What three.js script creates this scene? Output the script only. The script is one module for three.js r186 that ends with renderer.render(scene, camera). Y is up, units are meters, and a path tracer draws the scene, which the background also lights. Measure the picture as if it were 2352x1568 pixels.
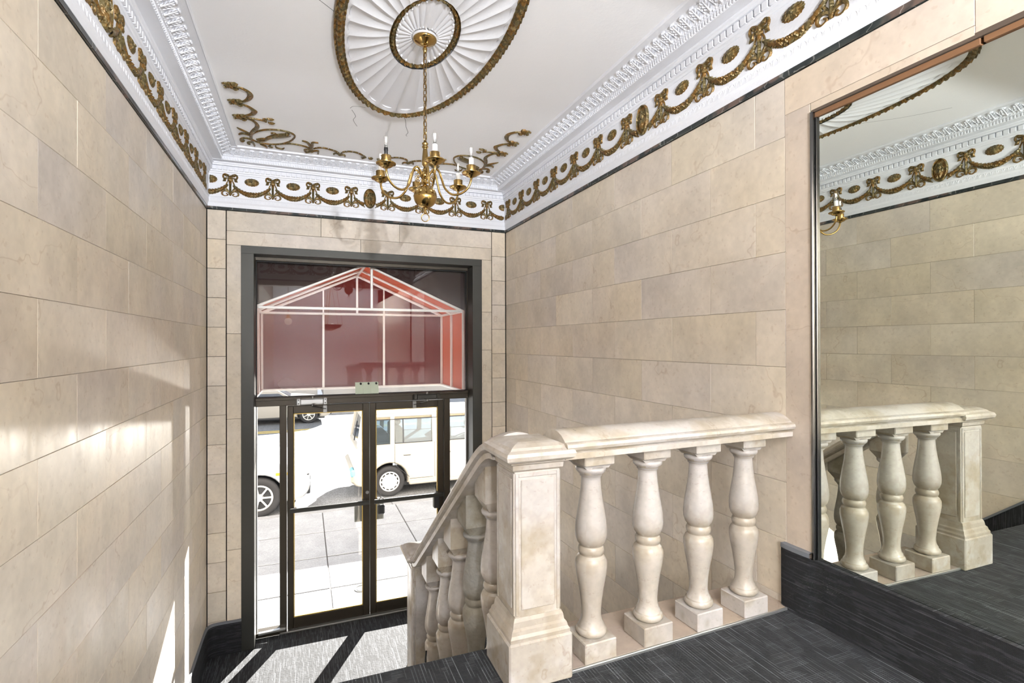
import * as THREE from 'three';
import { mergeGeometries, toCreasedNormals } from 'three/addons/utils/BufferGeometryUtils.js';

// ---------------------------------------------------------------- camera, sky, sun, exposure
const scene = new THREE.Scene();
const camera = new THREE.PerspectiveCamera(66.48, 1.5, 0.05, 300);
camera.position.set(0.8335, 2.8547, 5.4471);
camera.rotation.order = 'YXZ';
camera.rotation.set(0.00347, -0.3788, -0.00258);
const renderer = new THREE.WebGLRenderer({ antialias: true });
renderer.toneMapping = THREE.LinearToneMapping;
renderer.toneMappingExposure = 1.0;
renderer.shadowMap.enabled = true;
renderer.shadowMap.type = THREE.PCFSoftShadowMap;
scene.background = new THREE.Color().setRGB(0.9, 1.0, 1.15);
scene.backgroundIntensity = 1.1;
const sun = new THREE.DirectionalLight(new THREE.Color().setRGB(1, 0.96, 0.9), 64);
sun.position.set(1.3 + 0.507 * 25, 0.3 + 0.44 * 25, -0.5 - 25);
sun.target.position.set(1.3, 0.3, -0.5);
sun.castShadow = true; sun.shadow.mapSize.set(4096, 4096); sun.shadow.bias = -0.0004;
Object.assign(sun.shadow.camera, { left: -10, right: 10, top: 10, bottom: -10, near: 1, far: 70 });
scene.add(sun, sun.target);
const FILL_GLOBE = 28, FILL_BOWL = 90, BULB = 0.02;            // candela of the added globe and bowl fill lamps, and of each chandelier bulb
const GLINT = 38;                        // strength of the spotlight standing in for sunlight off the car roofs

// ---------------------------------------------------------------- random, noise, textures
let seed = 20240611;
const rnd = () => { seed = (seed * 1664525 + 1013904223) >>> 0; return seed / 4294967296; };
const rr = (a, b) => a + (b - a) * rnd();
const TAB = new Float32Array(65536); for (let i = 0; i < 65536; i++) TAB[i] = rnd() * 2 - 1;
function vnoise(x, y, px, py, s) {              // value noise with period px, py
  const xi = Math.floor(x), yi = Math.floor(y), fx = x - xi, fy = y - yi;
  const u = fx * fx * (3 - 2 * fx), v = fy * fy * (3 - 2 * fy);
  const X0 = ((xi % px) + px) % px, X1 = (X0 + 1) % px, Y0 = ((yi % py) + py) % py, Y1 = (Y0 + 1) % py;
  const h = (a, b) => TAB[(a * 374 + b * 1031 + s * 7919 + ((a * b * 13) & 1023)) & 65535];
  const a = h(X0, Y0), b = h(X1, Y0), c = h(X0, Y1), d = h(X1, Y1);
  return a + (b - a) * u + (c - a) * v + (a - b - c + d) * u * v;
}
function fbm(u, v, f, oct, s, fy = f) {
  let r = 0, a = 0.5, F = f, G = fy;
  for (let o = 0; o < oct; o++) { r += a * vnoise(u * F, v * G, F, G, s + o); a *= 0.5; F *= 2; G *= 2; }
  return r;
}
const clamp = (x, a = 0, b = 1) => Math.min(b, Math.max(a, x));
const smooth = (a, b, x) => { const t = clamp((x - a) / (b - a)); return t * t * (3 - 2 * t); };
const mix = (a, b, t) => a + (b - a) * t;
function tex(n, fn, srgb = true, rep = 1, m = n) {   // fn(u, v) -> [r, g, b] in 0..255
  const d = new Uint8Array(n * m * 4);
  for (let j = 0; j < m; j++) for (let i = 0; i < n; i++) {
    const c = fn(i / n, j / m), k = (j * n + i) * 4;
    d[k] = clamp(c[0], 0, 255); d[k + 1] = clamp(c[1], 0, 255); d[k + 2] = clamp(c[2], 0, 255); d[k + 3] = 255;
  }
  const t = new THREE.DataTexture(d, n, m);
  t.wrapS = t.wrapT = THREE.RepeatWrapping; t.magFilter = THREE.LinearFilter; t.minFilter = THREE.LinearMipmapLinearFilter; t.generateMipmaps = true;
  if (srgb) t.colorSpace = THREE.SRGBColorSpace;
  t.repeat.set(rep, rep); t.needsUpdate = true; return t;
}
const grey = f => (u, v) => { const g = f(u, v) * 255; return [g, g, g]; };
// polished beige limestone: clouds, thin brown veins, pits; one tile = 1.6 m
function stoneAt(u, v, dirt) {
  const wx = fbm(u, v, 4, 4, 3) * 0.35, wy = fbm(u, v, 4, 4, 9) * 0.35;
  const cloud = fbm(u + wx * 0.3, v + wy * 0.3, 3, 5, 20), fine = fbm(u, v, 64, 3, 31), mott = fbm(u, v, 14, 3, 44, 10);
  const ridge = 1 - Math.abs(vnoise((u + wx * 0.45) * 3, (v + wy * 0.45) * 5, 3, 5, 51) + fbm(u, v, 16, 3, 57) * 0.35);
  const vein = smooth(0.972, 0.998, ridge) * smooth(-0.15, 0.25, fbm(u, v, 3, 2, 66));
  const ridge2 = 1 - Math.abs(fbm(u + wx * 0.2, v, 6, 4, 71) * 1.6), hair = smooth(0.984, 1, ridge2) * smooth(0, 0.3, fbm(v, u, 4, 2, 77));
  const pit = smooth(0.36, 0.48, fbm(u, v, 90, 2, 83));
  let k = 1 + cloud * 0.10 + fine * 0.04 + mott * 0.05;
  const warm = 1 + fbm(u, v, 2, 3, 90) * 0.09;
  let r = 216 * k * (1 + (warm - 1) * 0.2), g = 208.5 * k, b = 197 * k * (1 + (1 - warm) * 0.7);
  const d = vein * 0.10 + hair * 0.05 + pit * 0.05; r *= 1 - d * 0.75; g *= 1 - d; b *= 1 - d * 1.2;
  if (dirt) {
    g *= 1.008; b *= 1.045;
    const s = smooth(0.02, 0.34, fbm(u, v, 5, 5, 101)) * dirt, s2 = smooth(0.12, 0.4, fbm(u, v, 9, 4, 111)) * dirt * 0.7;
    r *= 1 - s * 0.11 - s2 * 0.10; g *= 1 - s * 0.135 - s2 * 0.12; b *= 1 - s * 0.19 - s2 * 0.15;
  }
  return [r, g, b];
}
const T = {};
T.stone = tex(1024, (u, v) => stoneAt(u, v, 0), true, 1 / 1.6);
T.stoneR = tex(512, grey((u, v) => 0.42 + fbm(u, v, 10, 4, 140, 5) * 0.12 + fbm(u, v, 60, 2, 150, 12) * 0.06), false, 1 / 1.6);
T.stoneB = tex(512, grey((u, v) => 0.5 + fbm(u, v, 8, 3, 160, 3) * 0.5 + fbm(u, v, 64, 2, 165, 16) * 0.10), false, 1 / 1.6);
T.aged = tex(1024, (u, v) => stoneAt(u, v, 0.75), true, 1 / 0.9);
T.plast = tex(512, grey((u, v) => 0.5 + fbm(u, v, 16, 4, 201) * 0.6 + fbm(u, v, 90, 2, 207) * 0.3), false, 1 / 0.8);
T.gold = tex(512, (u, v) => {
  const a = smooth(-0.25, 0.3, fbm(u, v, 10, 4, 220)), w = smooth(0.2, 0.42, fbm(u, v, 26, 3, 230));
  return [mix(mix(118, 98, a), 178, w * 0.6), mix(mix(84, 87, a), 158, w * 0.6), mix(mix(34, 54, a), 112, w * 0.6)];
}, true, 1 / 0.4);
T.goldB = tex(512, grey((u, v) => 0.5 + fbm(u, v, 30, 3, 240) * 0.9), false, 1 / 0.4);
T.black = tex(1024, (u, v) => {
  const n = fbm(u + fbm(u, v, 4, 3, 251) * 0.2, v, 5, 5, 255, 10), p = smooth(0.1, 0.4, fbm(u, v, 6, 4, 260, 8)), w = smooth(0.93, 0.99, 1 - Math.abs(fbm(u, v, 7, 4, 266) * 2));
  let r = 40 + n * 50, g = 46 + n * 50, b = 46 + n * 44; r = mix(r, 122, p * 0.75); g = mix(g, 98, p * 0.75); b = mix(b, 88, p * 0.75);
  return [mix(r, 176, w * 0.55), mix(g, 172, w * 0.55), mix(b, 166, w * 0.55)];
}, true, 1 / 0.9);
// carpet: charcoal ground, long pale threads running one way, patches of short cross dashes
function carpetFn(cross) {
  const rows = 80, R = [], C = [];
  for (let k = 0; k < rows; k++) R.push([rnd(), 0.15 + 0.85 * rnd() * rnd() + 0.2 * rnd()]);
  for (let k = 0; k < 128; k++) C.push([rnd(), rnd()]);
  return (u, v) => {
    const k = Math.floor(u * rows) % rows, f = u * rows - Math.floor(u * rows), wv = 0.5 + 0.5 * Math.sin(v * Math.PI * 2 * 200);
    const on = smooth(-0.25, 0.15, vnoise(v * 9 + R[k][0] * 9, k, 9, 4096, 310)), line = on * smooth(0.3, 0.42, f) * (1 - smooth(0.52, 0.66, f)) * R[k][1];
    let hi = line * (0.75 + 0.25 * wv);
    if (cross) {
      const q = Math.floor(v * 128), g = v * 128 - q, cell = vnoise(u * 20 + 0.5 * Math.floor(v * 10), v * 10, 20, 10, 300);
      hi = Math.max(hi, smooth(0.08, 0.3, cell) * smooth(0.2, 0.4, g) * (1 - smooth(0.6, 0.8, g)) * (0.12 + 0.26 * C[q & 127][1]));
    } else hi = Math.max(hi, smooth(0.2, 0.5, vnoise(u * 160, v * 16, 160, 16, 316)) * 0.22);
    const base = 33 + fbm(u, v, 30, 3, 320) * 9 + (wv - 0.5) * 6, top = 150 + fbm(u, v, 80, 2, 330) * 30;
    return [mix(base * 0.97, top * 0.98, hi), mix(base * 1.02, top, hi), mix(base * 1.1, top * 1.03, hi)];
  };
}
T.carpet = tex(1024, carpetFn(true), true, 1 / 1.0);
T.carpetLine = tex(1024, carpetFn(false), true, 1 / 1.0);
T.carpetB = tex(512, grey((u, v) => 0.5 + 0.35 * Math.sin(u * Math.PI * 2 * 128) * Math.sin(v * Math.PI * 2 * 128) + fbm(u, v, 100, 2, 340) * 0.4), false, 1 / 1.0);
T.conc = tex(512, (u, v) => { const k = 1 + fbm(u, v, 8, 5, 350) * 0.07 + fbm(u, v, 120, 1, 355) * 0.12; return [150 * k, 152 * k, 156 * k]; }, true, 1 / 1.3);
T.asph = tex(512, (u, v) => { const k = 1 + fbm(u, v, 6, 3, 360) * 0.1 + fbm(u, v, 128, 1, 365) * 0.6; return [122 * k, 123 * k, 125 * k]; }, true, 1 / 1.1);
T.dustHaze = tex(512, grey((u, v) => {  // dust on the transom glass, plus painted light haze low and left
  const low = smooth(0.42, 0.0, v) * (0.7 + fbm(u, v, 4, 3, 370) * 0.5), blob = smooth(0.3, 0.0, Math.hypot(u - 0.2, (v - 0.55) * 0.7)) * (0.7 + 0.5 * fbm(u, v, 5, 4, 386)), blob2 = smooth(0.36, 0.0, Math.hypot(u - 0.16, v - 0.1));
  const spk = smooth(0.40, 0.46, fbm(u, v, 120, 1, 377)) * 0.3;
  return clamp(0.004 + 0.26 * low + 0.08 * blob + 0.16 * blob2 + spk * 0.08, 0, 0.6);
}), false, 1);
T.dustHaze2 = tex(256, grey((u, v) => 0.07 * clamp(0.05 + fbm(u, v, 6, 4, 390) * 0.06 + smooth(0.36, 0.44, fbm(u, v, 100, 2, 395)) * 0.12, 0, 0.4)), false, 1);
T.fab = tex(256, grey((u, v) => 0.5 + 0.3 * Math.sin(u * 6.2832 * 60) + 0.3 * Math.sin(v * 6.2832 * 60)), false, 1 / 0.15);

const lin = (r, g, b) => new THREE.Color().setRGB(r / 255, g / 255, b / 255, THREE.SRGBColorSpace);
const std = (c, rough, metal = 0, more = {}) => new THREE.MeshStandardMaterial({ color: lin(...c), roughness: rough, metalness: metal, ...more });
const M = {
  white: std([230, 232, 238], 0.5, 0, { bumpMap: T.plast, bumpScale: 0.0012 }),
  ceil: std([246, 247, 250], 0.62, 0, { bumpMap: T.plast, bumpScale: 0.0008 }),
  gold: std([255, 255, 255], 0.42, 0.35, { map: T.gold, bumpMap: T.goldB, bumpScale: 0.004 }),
  band: std([255, 255, 255], 0.22, 0, { map: T.black }),
  joint: std([112, 98, 84], 0.9), darkjoint: std([28, 25, 22], 0.9),
  aged: std([230, 230, 229], 0.34, 0, { map: T.aged, roughnessMap: null, bumpMap: T.stoneB, bumpScale: 0.002 }),
  agedPink: std([204, 193, 187], 0.45, 0, { map: T.stone }),
  greyStone: std([172, 174, 172], 0.6, 0, { map: T.aged, bumpMap: T.plast, bumpScale: 0.003 }),
  carpet: std([255, 255, 255], 0.95, 0, { map: T.carpet, bumpMap: T.carpetB, bumpScale: 0.003 }),
  carpetLine: std([255, 255, 255], 0.95, 0, { map: T.carpetLine, bumpMap: T.carpetB, bumpScale: 0.003 }),
  carpetBase: std([176, 176, 180], 0.95, 0, { map: T.carpetLine, bumpMap: T.carpetB, bumpScale: 0.003 }),
  trimGrey: std([112, 116, 122], 0.5),
  bronze: std([62, 56, 47], 0.38, 0.55), bronzeLight: std([56, 56, 52], 0.42, 0.4), rubber: std([18, 18, 18], 0.6),
  bead: std([196, 168, 96], 0.35, 0.6), alu: std([196, 197, 196], 0.3, 0.8), steel: std([150, 150, 148], 0.35, 0.8),
  darkmetal: std([52, 46, 40], 0.45, 0.5), boxblack: std([36, 38, 40], 0.45), boxgrey: std([120, 120, 114], 0.5, 0.3),
  glass: new THREE.MeshPhysicalMaterial({ color: 0xffffff, roughness: 0, metalness: 0, transmission: 1, thickness: 0, ior: 1.5 }),
  dustHaze: new THREE.MeshStandardMaterial({ color: lin(226, 224, 228), roughness: 1, transparent: true, alphaMap: T.dustHaze, side: THREE.DoubleSide, depthWrite: false }),
  dustHaze2: new THREE.MeshStandardMaterial({ color: lin(232, 232, 232), roughness: 1, transparent: true, alphaMap: T.dustHaze2, side: THREE.DoubleSide, depthWrite: false }),
  mirror: std([236, 241, 232], 0.0, 1), chrome: std([128, 128, 128], 0.2, 1),
  wood: std([122, 88, 60], 0.6), woodDark: std([84, 72, 62], 0.6),
  brass: std([184, 154, 96], 0.17, 1), brassOld: std([146, 121, 76], 0.32, 1), chainBrown: std([122, 98, 62], 0.36, 0.9),
  candle: std([246, 246, 244], 0.5), candleBlack: std([24, 24, 26], 0.5),
  bulb: new THREE.MeshPhysicalMaterial({ color: 0xffffff, roughness: 0, transmission: 1, thickness: 0, ior: 1.45 }),
  filament: new THREE.MeshStandardMaterial({ color: 0xffffff, emissive: lin(255, 226, 168), emissiveIntensity: 0.7, roughness: 0.6 }),
  globe: new THREE.MeshStandardMaterial({ color: 0xffffff, emissive: lin(255, 244, 226), emissiveIntensity: 2.5, roughness: 0.5 }),
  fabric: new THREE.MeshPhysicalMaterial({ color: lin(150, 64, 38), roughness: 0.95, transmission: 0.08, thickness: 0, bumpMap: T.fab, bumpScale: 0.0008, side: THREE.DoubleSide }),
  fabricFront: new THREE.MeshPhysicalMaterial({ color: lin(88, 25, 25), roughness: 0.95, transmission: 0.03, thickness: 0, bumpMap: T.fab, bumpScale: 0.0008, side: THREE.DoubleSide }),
  fascia: std([50, 32, 28], 0.8),
  tube: std([226, 224, 220], 0.4, 0.25),
  conc: std([255, 255, 255], 0.9, 0, { map: T.conc }), concDark: std([70, 68, 66], 0.95), kerb: std([240, 238, 235], 0.9, 0, { map: T.conc }),
  asph: std([255, 255, 255], 0.92, 0, { map: T.asph }), yellow: std([226, 196, 92], 0.8), lineWhite: std([225, 225, 222], 0.8),
  carWhite: std([182, 184, 188], 0.3), carBeige: std([176, 171, 160], 0.28, 0.15), carGrey: std([150, 146, 138], 0.3, 0.2), tyre: std([44, 44, 46], 0.85),
  hub: std([206, 206, 204], 0.35, 0.35), carDark: std([40, 42, 46], 0.5), carGlass: new THREE.MeshPhysicalMaterial({ color: lin(150, 166, 176), roughness: 0.02, transmission: 0.9, thickness: 0 }),
  carGlassDark: std([62, 72, 84], 0.06), seat: std([150, 136, 112], 0.85), amber: std([236, 158, 40], 0.25), lens: std([216, 220, 224], 0.12), bumperReflect: std([122, 186, 206], 0.5),
  paper: std([206, 218, 198], 0.7), brick: std([150, 128, 118], 0.9), plasterFar: std([206, 200, 190], 0.9), winFar: std([86, 98, 112], 0.15),
};
for (const k of ['dustHaze', 'dustHaze2']) M[k].opacity = 1;
// polished wall stone in six tones
const STONES = [[255, 252, 249], [250, 246, 240], [253, 249, 246], [247, 244, 240], [253, 248, 241], [250, 247, 247]].map(c => std(c, 1, 0, { map: T.stone, roughnessMap: T.stoneR, bumpMap: T.stoneB, bumpScale: 0.0012 }));
const PINK = [[236, 228, 223], [240, 232, 228]].map(c => std(c, 1, 0, { map: T.stone, roughnessMap: T.stoneR, bumpMap: T.stoneB, bumpScale: 0.003 }));

// ---------------------------------------------------------------- names, things, geometry helpers
const used = {};
const numbered = n => { const k = used[n] = (used[n] ?? -1) + 1; return k ? n + '_' + String(k).padStart(3, '0') : n; };
function put(name, geo, mat, parent) {
  const m = new THREE.Mesh(geo, mat); m.name = numbered(name); m.castShadow = m.receiveShadow = true; (parent || scene).add(m); return m;
}
function thing(name, label, category, pos = [0, 0, 0], group) {
  const g = new THREE.Group(); g.name = numbered(name); g.position.set(...pos); g.userData = { label, category }; if (group) g.userData.group = group; scene.add(g); return g;
}
function struct(name) { const g = new THREE.Group(); g.name = name; g.userData = { kind: 'structure' }; scene.add(g); return g; }
function sgroup(name, parent, pos = [0, 0, 0]) { const g = new THREE.Group(); g.name = numbered(name); g.position.set(...pos); parent.add(g); return g; }
const V = (x, y, z) => new THREE.Vector3(x, y, z);
function fromTris(P, ou = 0, ov = 0) {            // flat triangles, uv in metres on the face's main plane
  const n = P.length / 3, N = new Float32Array(P.length), U = new Float32Array(n * 2), a = V(), b = V(), c = V(), q = V();
  for (let t = 0; t < n; t += 3) {
    a.fromArray(P, t * 3); b.fromArray(P, t * 3 + 3); c.fromArray(P, t * 3 + 6);
    q.crossVectors(b.clone().sub(a), c.clone().sub(a)).normalize();
    const ax = Math.abs(q.x), ay = Math.abs(q.y), az = Math.abs(q.z);
    for (let k = 0; k < 3; k++) {
      const i = t + k, x = P[i * 3], y = P[i * 3 + 1], z = P[i * 3 + 2]; N.set([q.x, q.y, q.z], i * 3);
      if (az >= ax && az >= ay) U.set([x + ou, y + ov], i * 2); else if (ax >= ay) U.set([z + ou, y + ov], i * 2); else U.set([x + ou, z + ov], i * 2);
    }
  }
  const g = new THREE.BufferGeometry();
  g.setAttribute('position', new THREE.BufferAttribute(new Float32Array(P), 3)); g.setAttribute('normal', new THREE.BufferAttribute(N, 3)); g.setAttribute('uv', new THREE.BufferAttribute(U, 2)); return g;
}
function boxuv(geo, ou = 0, ov = 0) {             // uv in metres for any geometry, its own normals kept
  const g = geo.index ? geo.toNonIndexed() : geo, p = g.attributes.position, n = p.count, U = new Float32Array(n * 2), a = V(), b = V(), c = V(), q = V();
  for (let t = 0; t < n; t += 3) {
    a.fromBufferAttribute(p, t); b.fromBufferAttribute(p, t + 1); c.fromBufferAttribute(p, t + 2); q.crossVectors(b.clone().sub(a), c.clone().sub(a));
    const ax = Math.abs(q.x), ay = Math.abs(q.y), az = Math.abs(q.z);
    for (let k = 0; k < 3; k++) { const i = t + k, x = p.getX(i), y = p.getY(i), z = p.getZ(i); if (az >= ax && az >= ay) U.set([x + ou, y + ov], i * 2); else if (ax >= ay) U.set([z + ou, y + ov], i * 2); else U.set([x + ou, z + ov], i * 2); }
  }
  g.setAttribute('uv', new THREE.BufferAttribute(U, 2));
  for (const k of Object.keys(g.attributes)) if (!['position', 'normal', 'uv'].includes(k)) g.deleteAttribute(k);
  g.morphAttributes = {}; g.clearGroups(); return g;
}
// chamfered box between two corners
function bx(x0, x1, y0, y1, z0, z1, b = 0.002, ou = 0, ov = 0) {
  b = Math.min(b, (x1 - x0) * 0.45, (y1 - y0) * 0.45, (z1 - z0) * 0.45);
  const C = [(x0 + x1) / 2, (y0 + y1) / 2, (z0 + z1) / 2], H = [(x1 - x0) / 2, (y1 - y0) / 2, (z1 - z0) / 2], P = [];
  const pt = (s, ax) => [0, 1, 2].map(i => C[i] + s[i] * (H[i] - (i === ax ? 0 : b)));
  const tri = (A, B, D) => {
    const n = [(B[1] - A[1]) * (D[2] - A[2]) - (B[2] - A[2]) * (D[1] - A[1]), (B[2] - A[2]) * (D[0] - A[0]) - (B[0] - A[0]) * (D[2] - A[2]), (B[0] - A[0]) * (D[1] - A[1]) - (B[1] - A[1]) * (D[0] - A[0])];
    const out = n[0] * (A[0] + B[0] + D[0] - 3 * C[0]) + n[1] * (A[1] + B[1] + D[1] - 3 * C[1]) + n[2] * (A[2] + B[2] + D[2] - 3 * C[2]);
    P.push(...A, ...(out > 0 ? B : D), ...(out > 0 ? D : B));
  };
  const quad = (A, B, D, E) => { tri(A, B, D); tri(A, D, E); };
  for (let ax = 0; ax < 3; ax++) {
    const i = (ax + 1) % 3, j = (ax + 2) % 3;
    for (const s of [-1, 1]) {
      const S = (p, q) => { const r = [0, 0, 0]; r[ax] = s; r[i] = p; r[j] = q; return r; };
      quad(pt(S(-1, -1), ax), pt(S(1, -1), ax), pt(S(1, 1), ax), pt(S(-1, 1), ax));
      if (b > 0) for (const t of [-1, 1]) { // edge between face ax,s and face i,t
        const A = S(t, -1), B = S(t, 1); quad(pt(A, ax), pt(B, ax), pt(B, i), pt(A, i));
      }
    }
  }
  if (b > 0) for (const x of [-1, 1]) for (const y of [-1, 1]) for (const z of [-1, 1]) tri(pt([x, y, z], 0), pt([x, y, z], 1), pt([x, y, z], 2));
  return fromTris(P, ou, ov);
}
const merge = a => mergeGeometries(a.map(g => { g = g.index ? g.toNonIndexed() : g; for (const k of Object.keys(g.attributes)) if (!['position', 'normal', 'uv'].includes(k)) g.deleteAttribute(k); g.morphAttributes = {}; g.clearGroups(); return g; }));
function prism(poly, len, place, smoothAng) {     // polygon [[a, b]...] pushed along len, then every point placed by place(a, b, t)
  const P = [], n = poly.length, tri2 = THREE.ShapeUtils.triangulateShape(poly.map(p => new THREE.Vector2(...p)), []);
  const area = THREE.ShapeUtils.area(poly.map(p => new THREE.Vector2(...p))), ccw = area > 0;
  const push = (A, B, C) => P.push(...A, ...B, ...C);
  for (let i = 0; i < n; i++) {
    const a = poly[i], b = poly[(i + 1) % n], A0 = place(...a, 0), B0 = place(...b, 0), A1 = place(...a, len), B1 = place(...b, len);
    push(A0, B0, B1); push(A0, B1, A1);
  }
  for (const [i, j, k] of tri2) { push(place(...poly[i], 0), place(...poly[k], 0), place(...poly[j], 0)); push(place(...poly[i], len), place(...poly[j], len), place(...poly[k], len)); }
  // orient outwards by signed volume
  let vol = 0; for (let t = 0; t < P.length; t += 9) vol += P[t] * (P[t + 4] * P[t + 8] - P[t + 5] * P[t + 7]) - P[t + 1] * (P[t + 3] * P[t + 8] - P[t + 5] * P[t + 6]) + P[t + 2] * (P[t + 3] * P[t + 7] - P[t + 4] * P[t + 6]);
  if (vol < 0) for (let t = 0; t < P.length; t += 9) for (let k = 0; k < 3; k++) { const s = P[t + 3 + k]; P[t + 3 + k] = P[t + 6 + k]; P[t + 6 + k] = s; }
  return fromTris(P);
}
function lathe(pts, seg = 28) { return boxuv(new THREE.LatheGeometry(pts.map(p => new THREE.Vector2(...p)), seg)); }
function crLathe(pts, seg = 28, n = 60) { return lathe(new THREE.SplineCurve(pts.map(p => new THREE.Vector2(...p))).getPoints(n).map(p => [Math.max(p.x, 0.0001), p.y]), seg); }
function tube(pts, r, seg = 24, rad = 8, closed = false) { return boxuv(new THREE.TubeGeometry(new THREE.CatmullRomCurve3(pts.map(p => V(...p)), closed), seg, r, rad, closed)); }
function rod(a, b, w, h = w) {                   // square bar from a to b, w across, h in the second direction
  const A = V(...a), B = V(...b), d = B.clone().sub(A), L = d.length(), g = bx(-w / 2, w / 2, -h / 2, h / 2, 0, L, Math.min(w, h) * 0.15);
  const up = Math.abs(d.y) > 0.95 * L ? V(0, 0, 1) : V(0, 1, 0), m = new THREE.Matrix4(), z = d.normalize(), x = V().crossVectors(up, z).normalize(), y = V().crossVectors(z, x);
  m.makeBasis(x, y, z).setPosition(A); return g.applyMatrix4(m);
}
// low relief: a strip with a rounded back along a curve in the xy plane, standing out in +z
function relief(pts, width, h, n = 16, closed = false, m = 4) {
  const c = new THREE.CatmullRomCurve3(pts.map(p => V(p[0], p[1], 0)), closed), P = [], ring = [];
  for (let i = 0; i <= n; i++) {
    const t = i / n, p = c.getPoint(t), d = c.getTangent(t), w = (typeof width === 'function' ? width(t) : width) / 2, nx = -d.y, ny = d.x, H = typeof h === 'function' ? h(t) : h * Math.min(1, 0.25 + w / 0.008);
    ring.push(Array.from({ length: m + 1 }, (_, k) => { const a = Math.PI * k / m; return [p.x + nx * w * Math.cos(a), p.y + ny * w * Math.cos(a), Math.sin(a) * H - 0.001]; }));
  }
  for (let i = 0; i < n; i++) for (let k = 0; k < m; k++) { const A = ring[i][k], B = ring[i + 1][k], C = ring[i + 1][k + 1], D = ring[i][k + 1]; P.push(...A, ...C, ...B, ...A, ...D, ...C); }
  // face +z
  const g = fromTris(P); let s = 0; for (let i = 0; i < g.attributes.normal.count; i++) s += g.attributes.normal.getZ(i);
  if (s < 0) { for (let t = 0; t < P.length; t += 9) for (let k = 0; k < 3; k++) { const q = P[t + 3 + k]; P[t + 3 + k] = P[t + 6 + k]; P[t + 6 + k] = q; } return toCreasedNormals(fromTris(P), 0.95); }
  return toCreasedNormals(g, 0.95);
}
function blob(cx, cy, rx, ry, h, rot = 0, n = 10, m = 3, wave = 0, lobes = 0) {    // low rounded boss
  const P = [], at = (i, k) => { const a = 2 * Math.PI * i / n, q = Math.PI / 2 * k / m, e = 1 + wave * Math.cos(lobes * a), x = Math.cos(a) * rx * Math.cos(q) * e, y = Math.sin(a) * ry * Math.cos(q) * e; return [cx + x * Math.cos(rot) - y * Math.sin(rot), cy + x * Math.sin(rot) + y * Math.cos(rot), Math.sin(q) * h * (1 + (k < m ? wave * 0.8 * Math.cos(lobes * a) : 0)) - 0.001]; };
  for (let i = 0; i < n; i++) for (let k = 0; k < m; k++) { const A = at(i, k), B = at(i + 1, k), C = at(i + 1, k + 1), D = at(i, k + 1); P.push(...A, ...B, ...C); if (k < m - 1) P.push(...A, ...C, ...D); }
  return toCreasedNormals(fromTris(P), 0.95);
}

// ---------------------------------------------------------------- the hall: measures in metres, door wall at z = 0, street beyond
const W = 2.929, H = 0.27, YK = 3.82, ZEND = 10.6, YC = 4.61, YUP = 1.62, ZL = 3.436;   // width, course height, a joint level, far end, ceiling, landing and its edge
const G = 0.0007;                                    // half a joint
const ky = k => YK + H * k;
// -- walls of stone: a backing with blocks proud of it, every block its own mesh
const placeL = (u, v, w) => [w, v, u], placeR = (u, v, w) => [W - w, v, u], placeB = (u, v, w) => [u, v, w];
function block(parent, side, u0, u1, v0, v1, mats = STONES, proud = 0.02, gap = G, name = 'stone_block') {
  const ou = rr(0, 9), ov = rr(0, 9), a = u0 + gap, b = u1 - gap, c = v0 + gap, d = v1 - gap, j = rr(-0.0006, 0.0006);
  let g;
  if (side === 'L') g = bx(-0.02, j, c, d, a, b, 0.0012, ou, ov); else if (side === 'R') g = bx(W - j, W + 0.02, c, d, a, b, 0.0012, ou, ov); else g = bx(a, b, c, d, -0.02, j + proud - 0.02, 0.0016, ou, ov);
  return put(name, g, mats[Math.floor(rnd() * mats.length)], parent);
}
const wallL = struct('wall_left'), wallR = struct('wall_right'), wallB = struct('wall_front'), wallE = struct('wall_back');
put('backing', bx(-0.3, -0.012, -0.2, YC, -0.35, ZEND + 0.2, 0), M.joint, wallL);
put('backing', bx(W + 0.06, W + 0.36, -0.2, YC, -0.35, ZEND + 0.2, 0), M.joint, wallR);
put('backing', bx(W + 0.012, W + 0.06, -0.2, YC, -0.35, 3.79, 0), M.joint, wallR);
put('backing', bx(W + 0.012, W + 0.06, 3.9, YC, 3.79, ZEND, 0), M.joint, wallR);
put('backing', bx(W + 0.012, W + 0.06, YUP - 0.2, 1.88, 3.79, ZEND, 0), M.joint, wallR);
put('backing', bx(W + 0.012, W + 0.06, YUP - 0.2, YC, 5.25, ZEND, 0), M.joint, wallR);
function courses(parent, side, k0, k1, first, len, zmax, zminFor) {
  for (let k = k0; k < k1; k++) {
    const y0 = ky(k), y1 = k + 1 === 1 ? ky(1) : ky(k + 1), odd = ((k % 2) + 2) % 2, z0 = zminFor ? zminFor(k) : 0.004;
    let z = first[odd]; while (z > z0 + 0.05) z -= len; const cuts = [z0]; for (z += len; z < zmax - 0.04; z += len) if (z > z0 + 0.05) cuts.push(z); cuts.push(zmax);
    for (let i = 0; i + 1 < cuts.length; i++) block(parent, side, cuts[i], cuts[i + 1], y0, y1, STONES);
  }
}
courses(wallL, 'L', -14, 1, [2.585, 2.905], 0.647, 6.4);            // left wall: row -3 (odd) has joints at 2.585
{ const a = put('far_stone', bx(-0.02, 0, 0, ky(1), 6.4, ZEND, 0.001, 2, 3), STONES[1], wallL); }
courses(wallR, 'R', -14, 1, [0.925, 0.613], 0.6385, 3.653);
block(wallR, 'R', 3.653, 3.785, 1.86, 3.92, PINK);                  // pilaster beside the mirror
for (const [a, b] of [[3.653, 4.40], [4.40, 5.25]]) block(wallR, 'R', a, b, a < 4 ? 3.92 : 3.885, ky(1), PINK);
put('lintel_fillet', bx(W - 0.0002, W + 0.02, 3.886, 3.919, 3.787, 4.40, 0.001, 1, 1), PINK[0], wallR);
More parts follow.
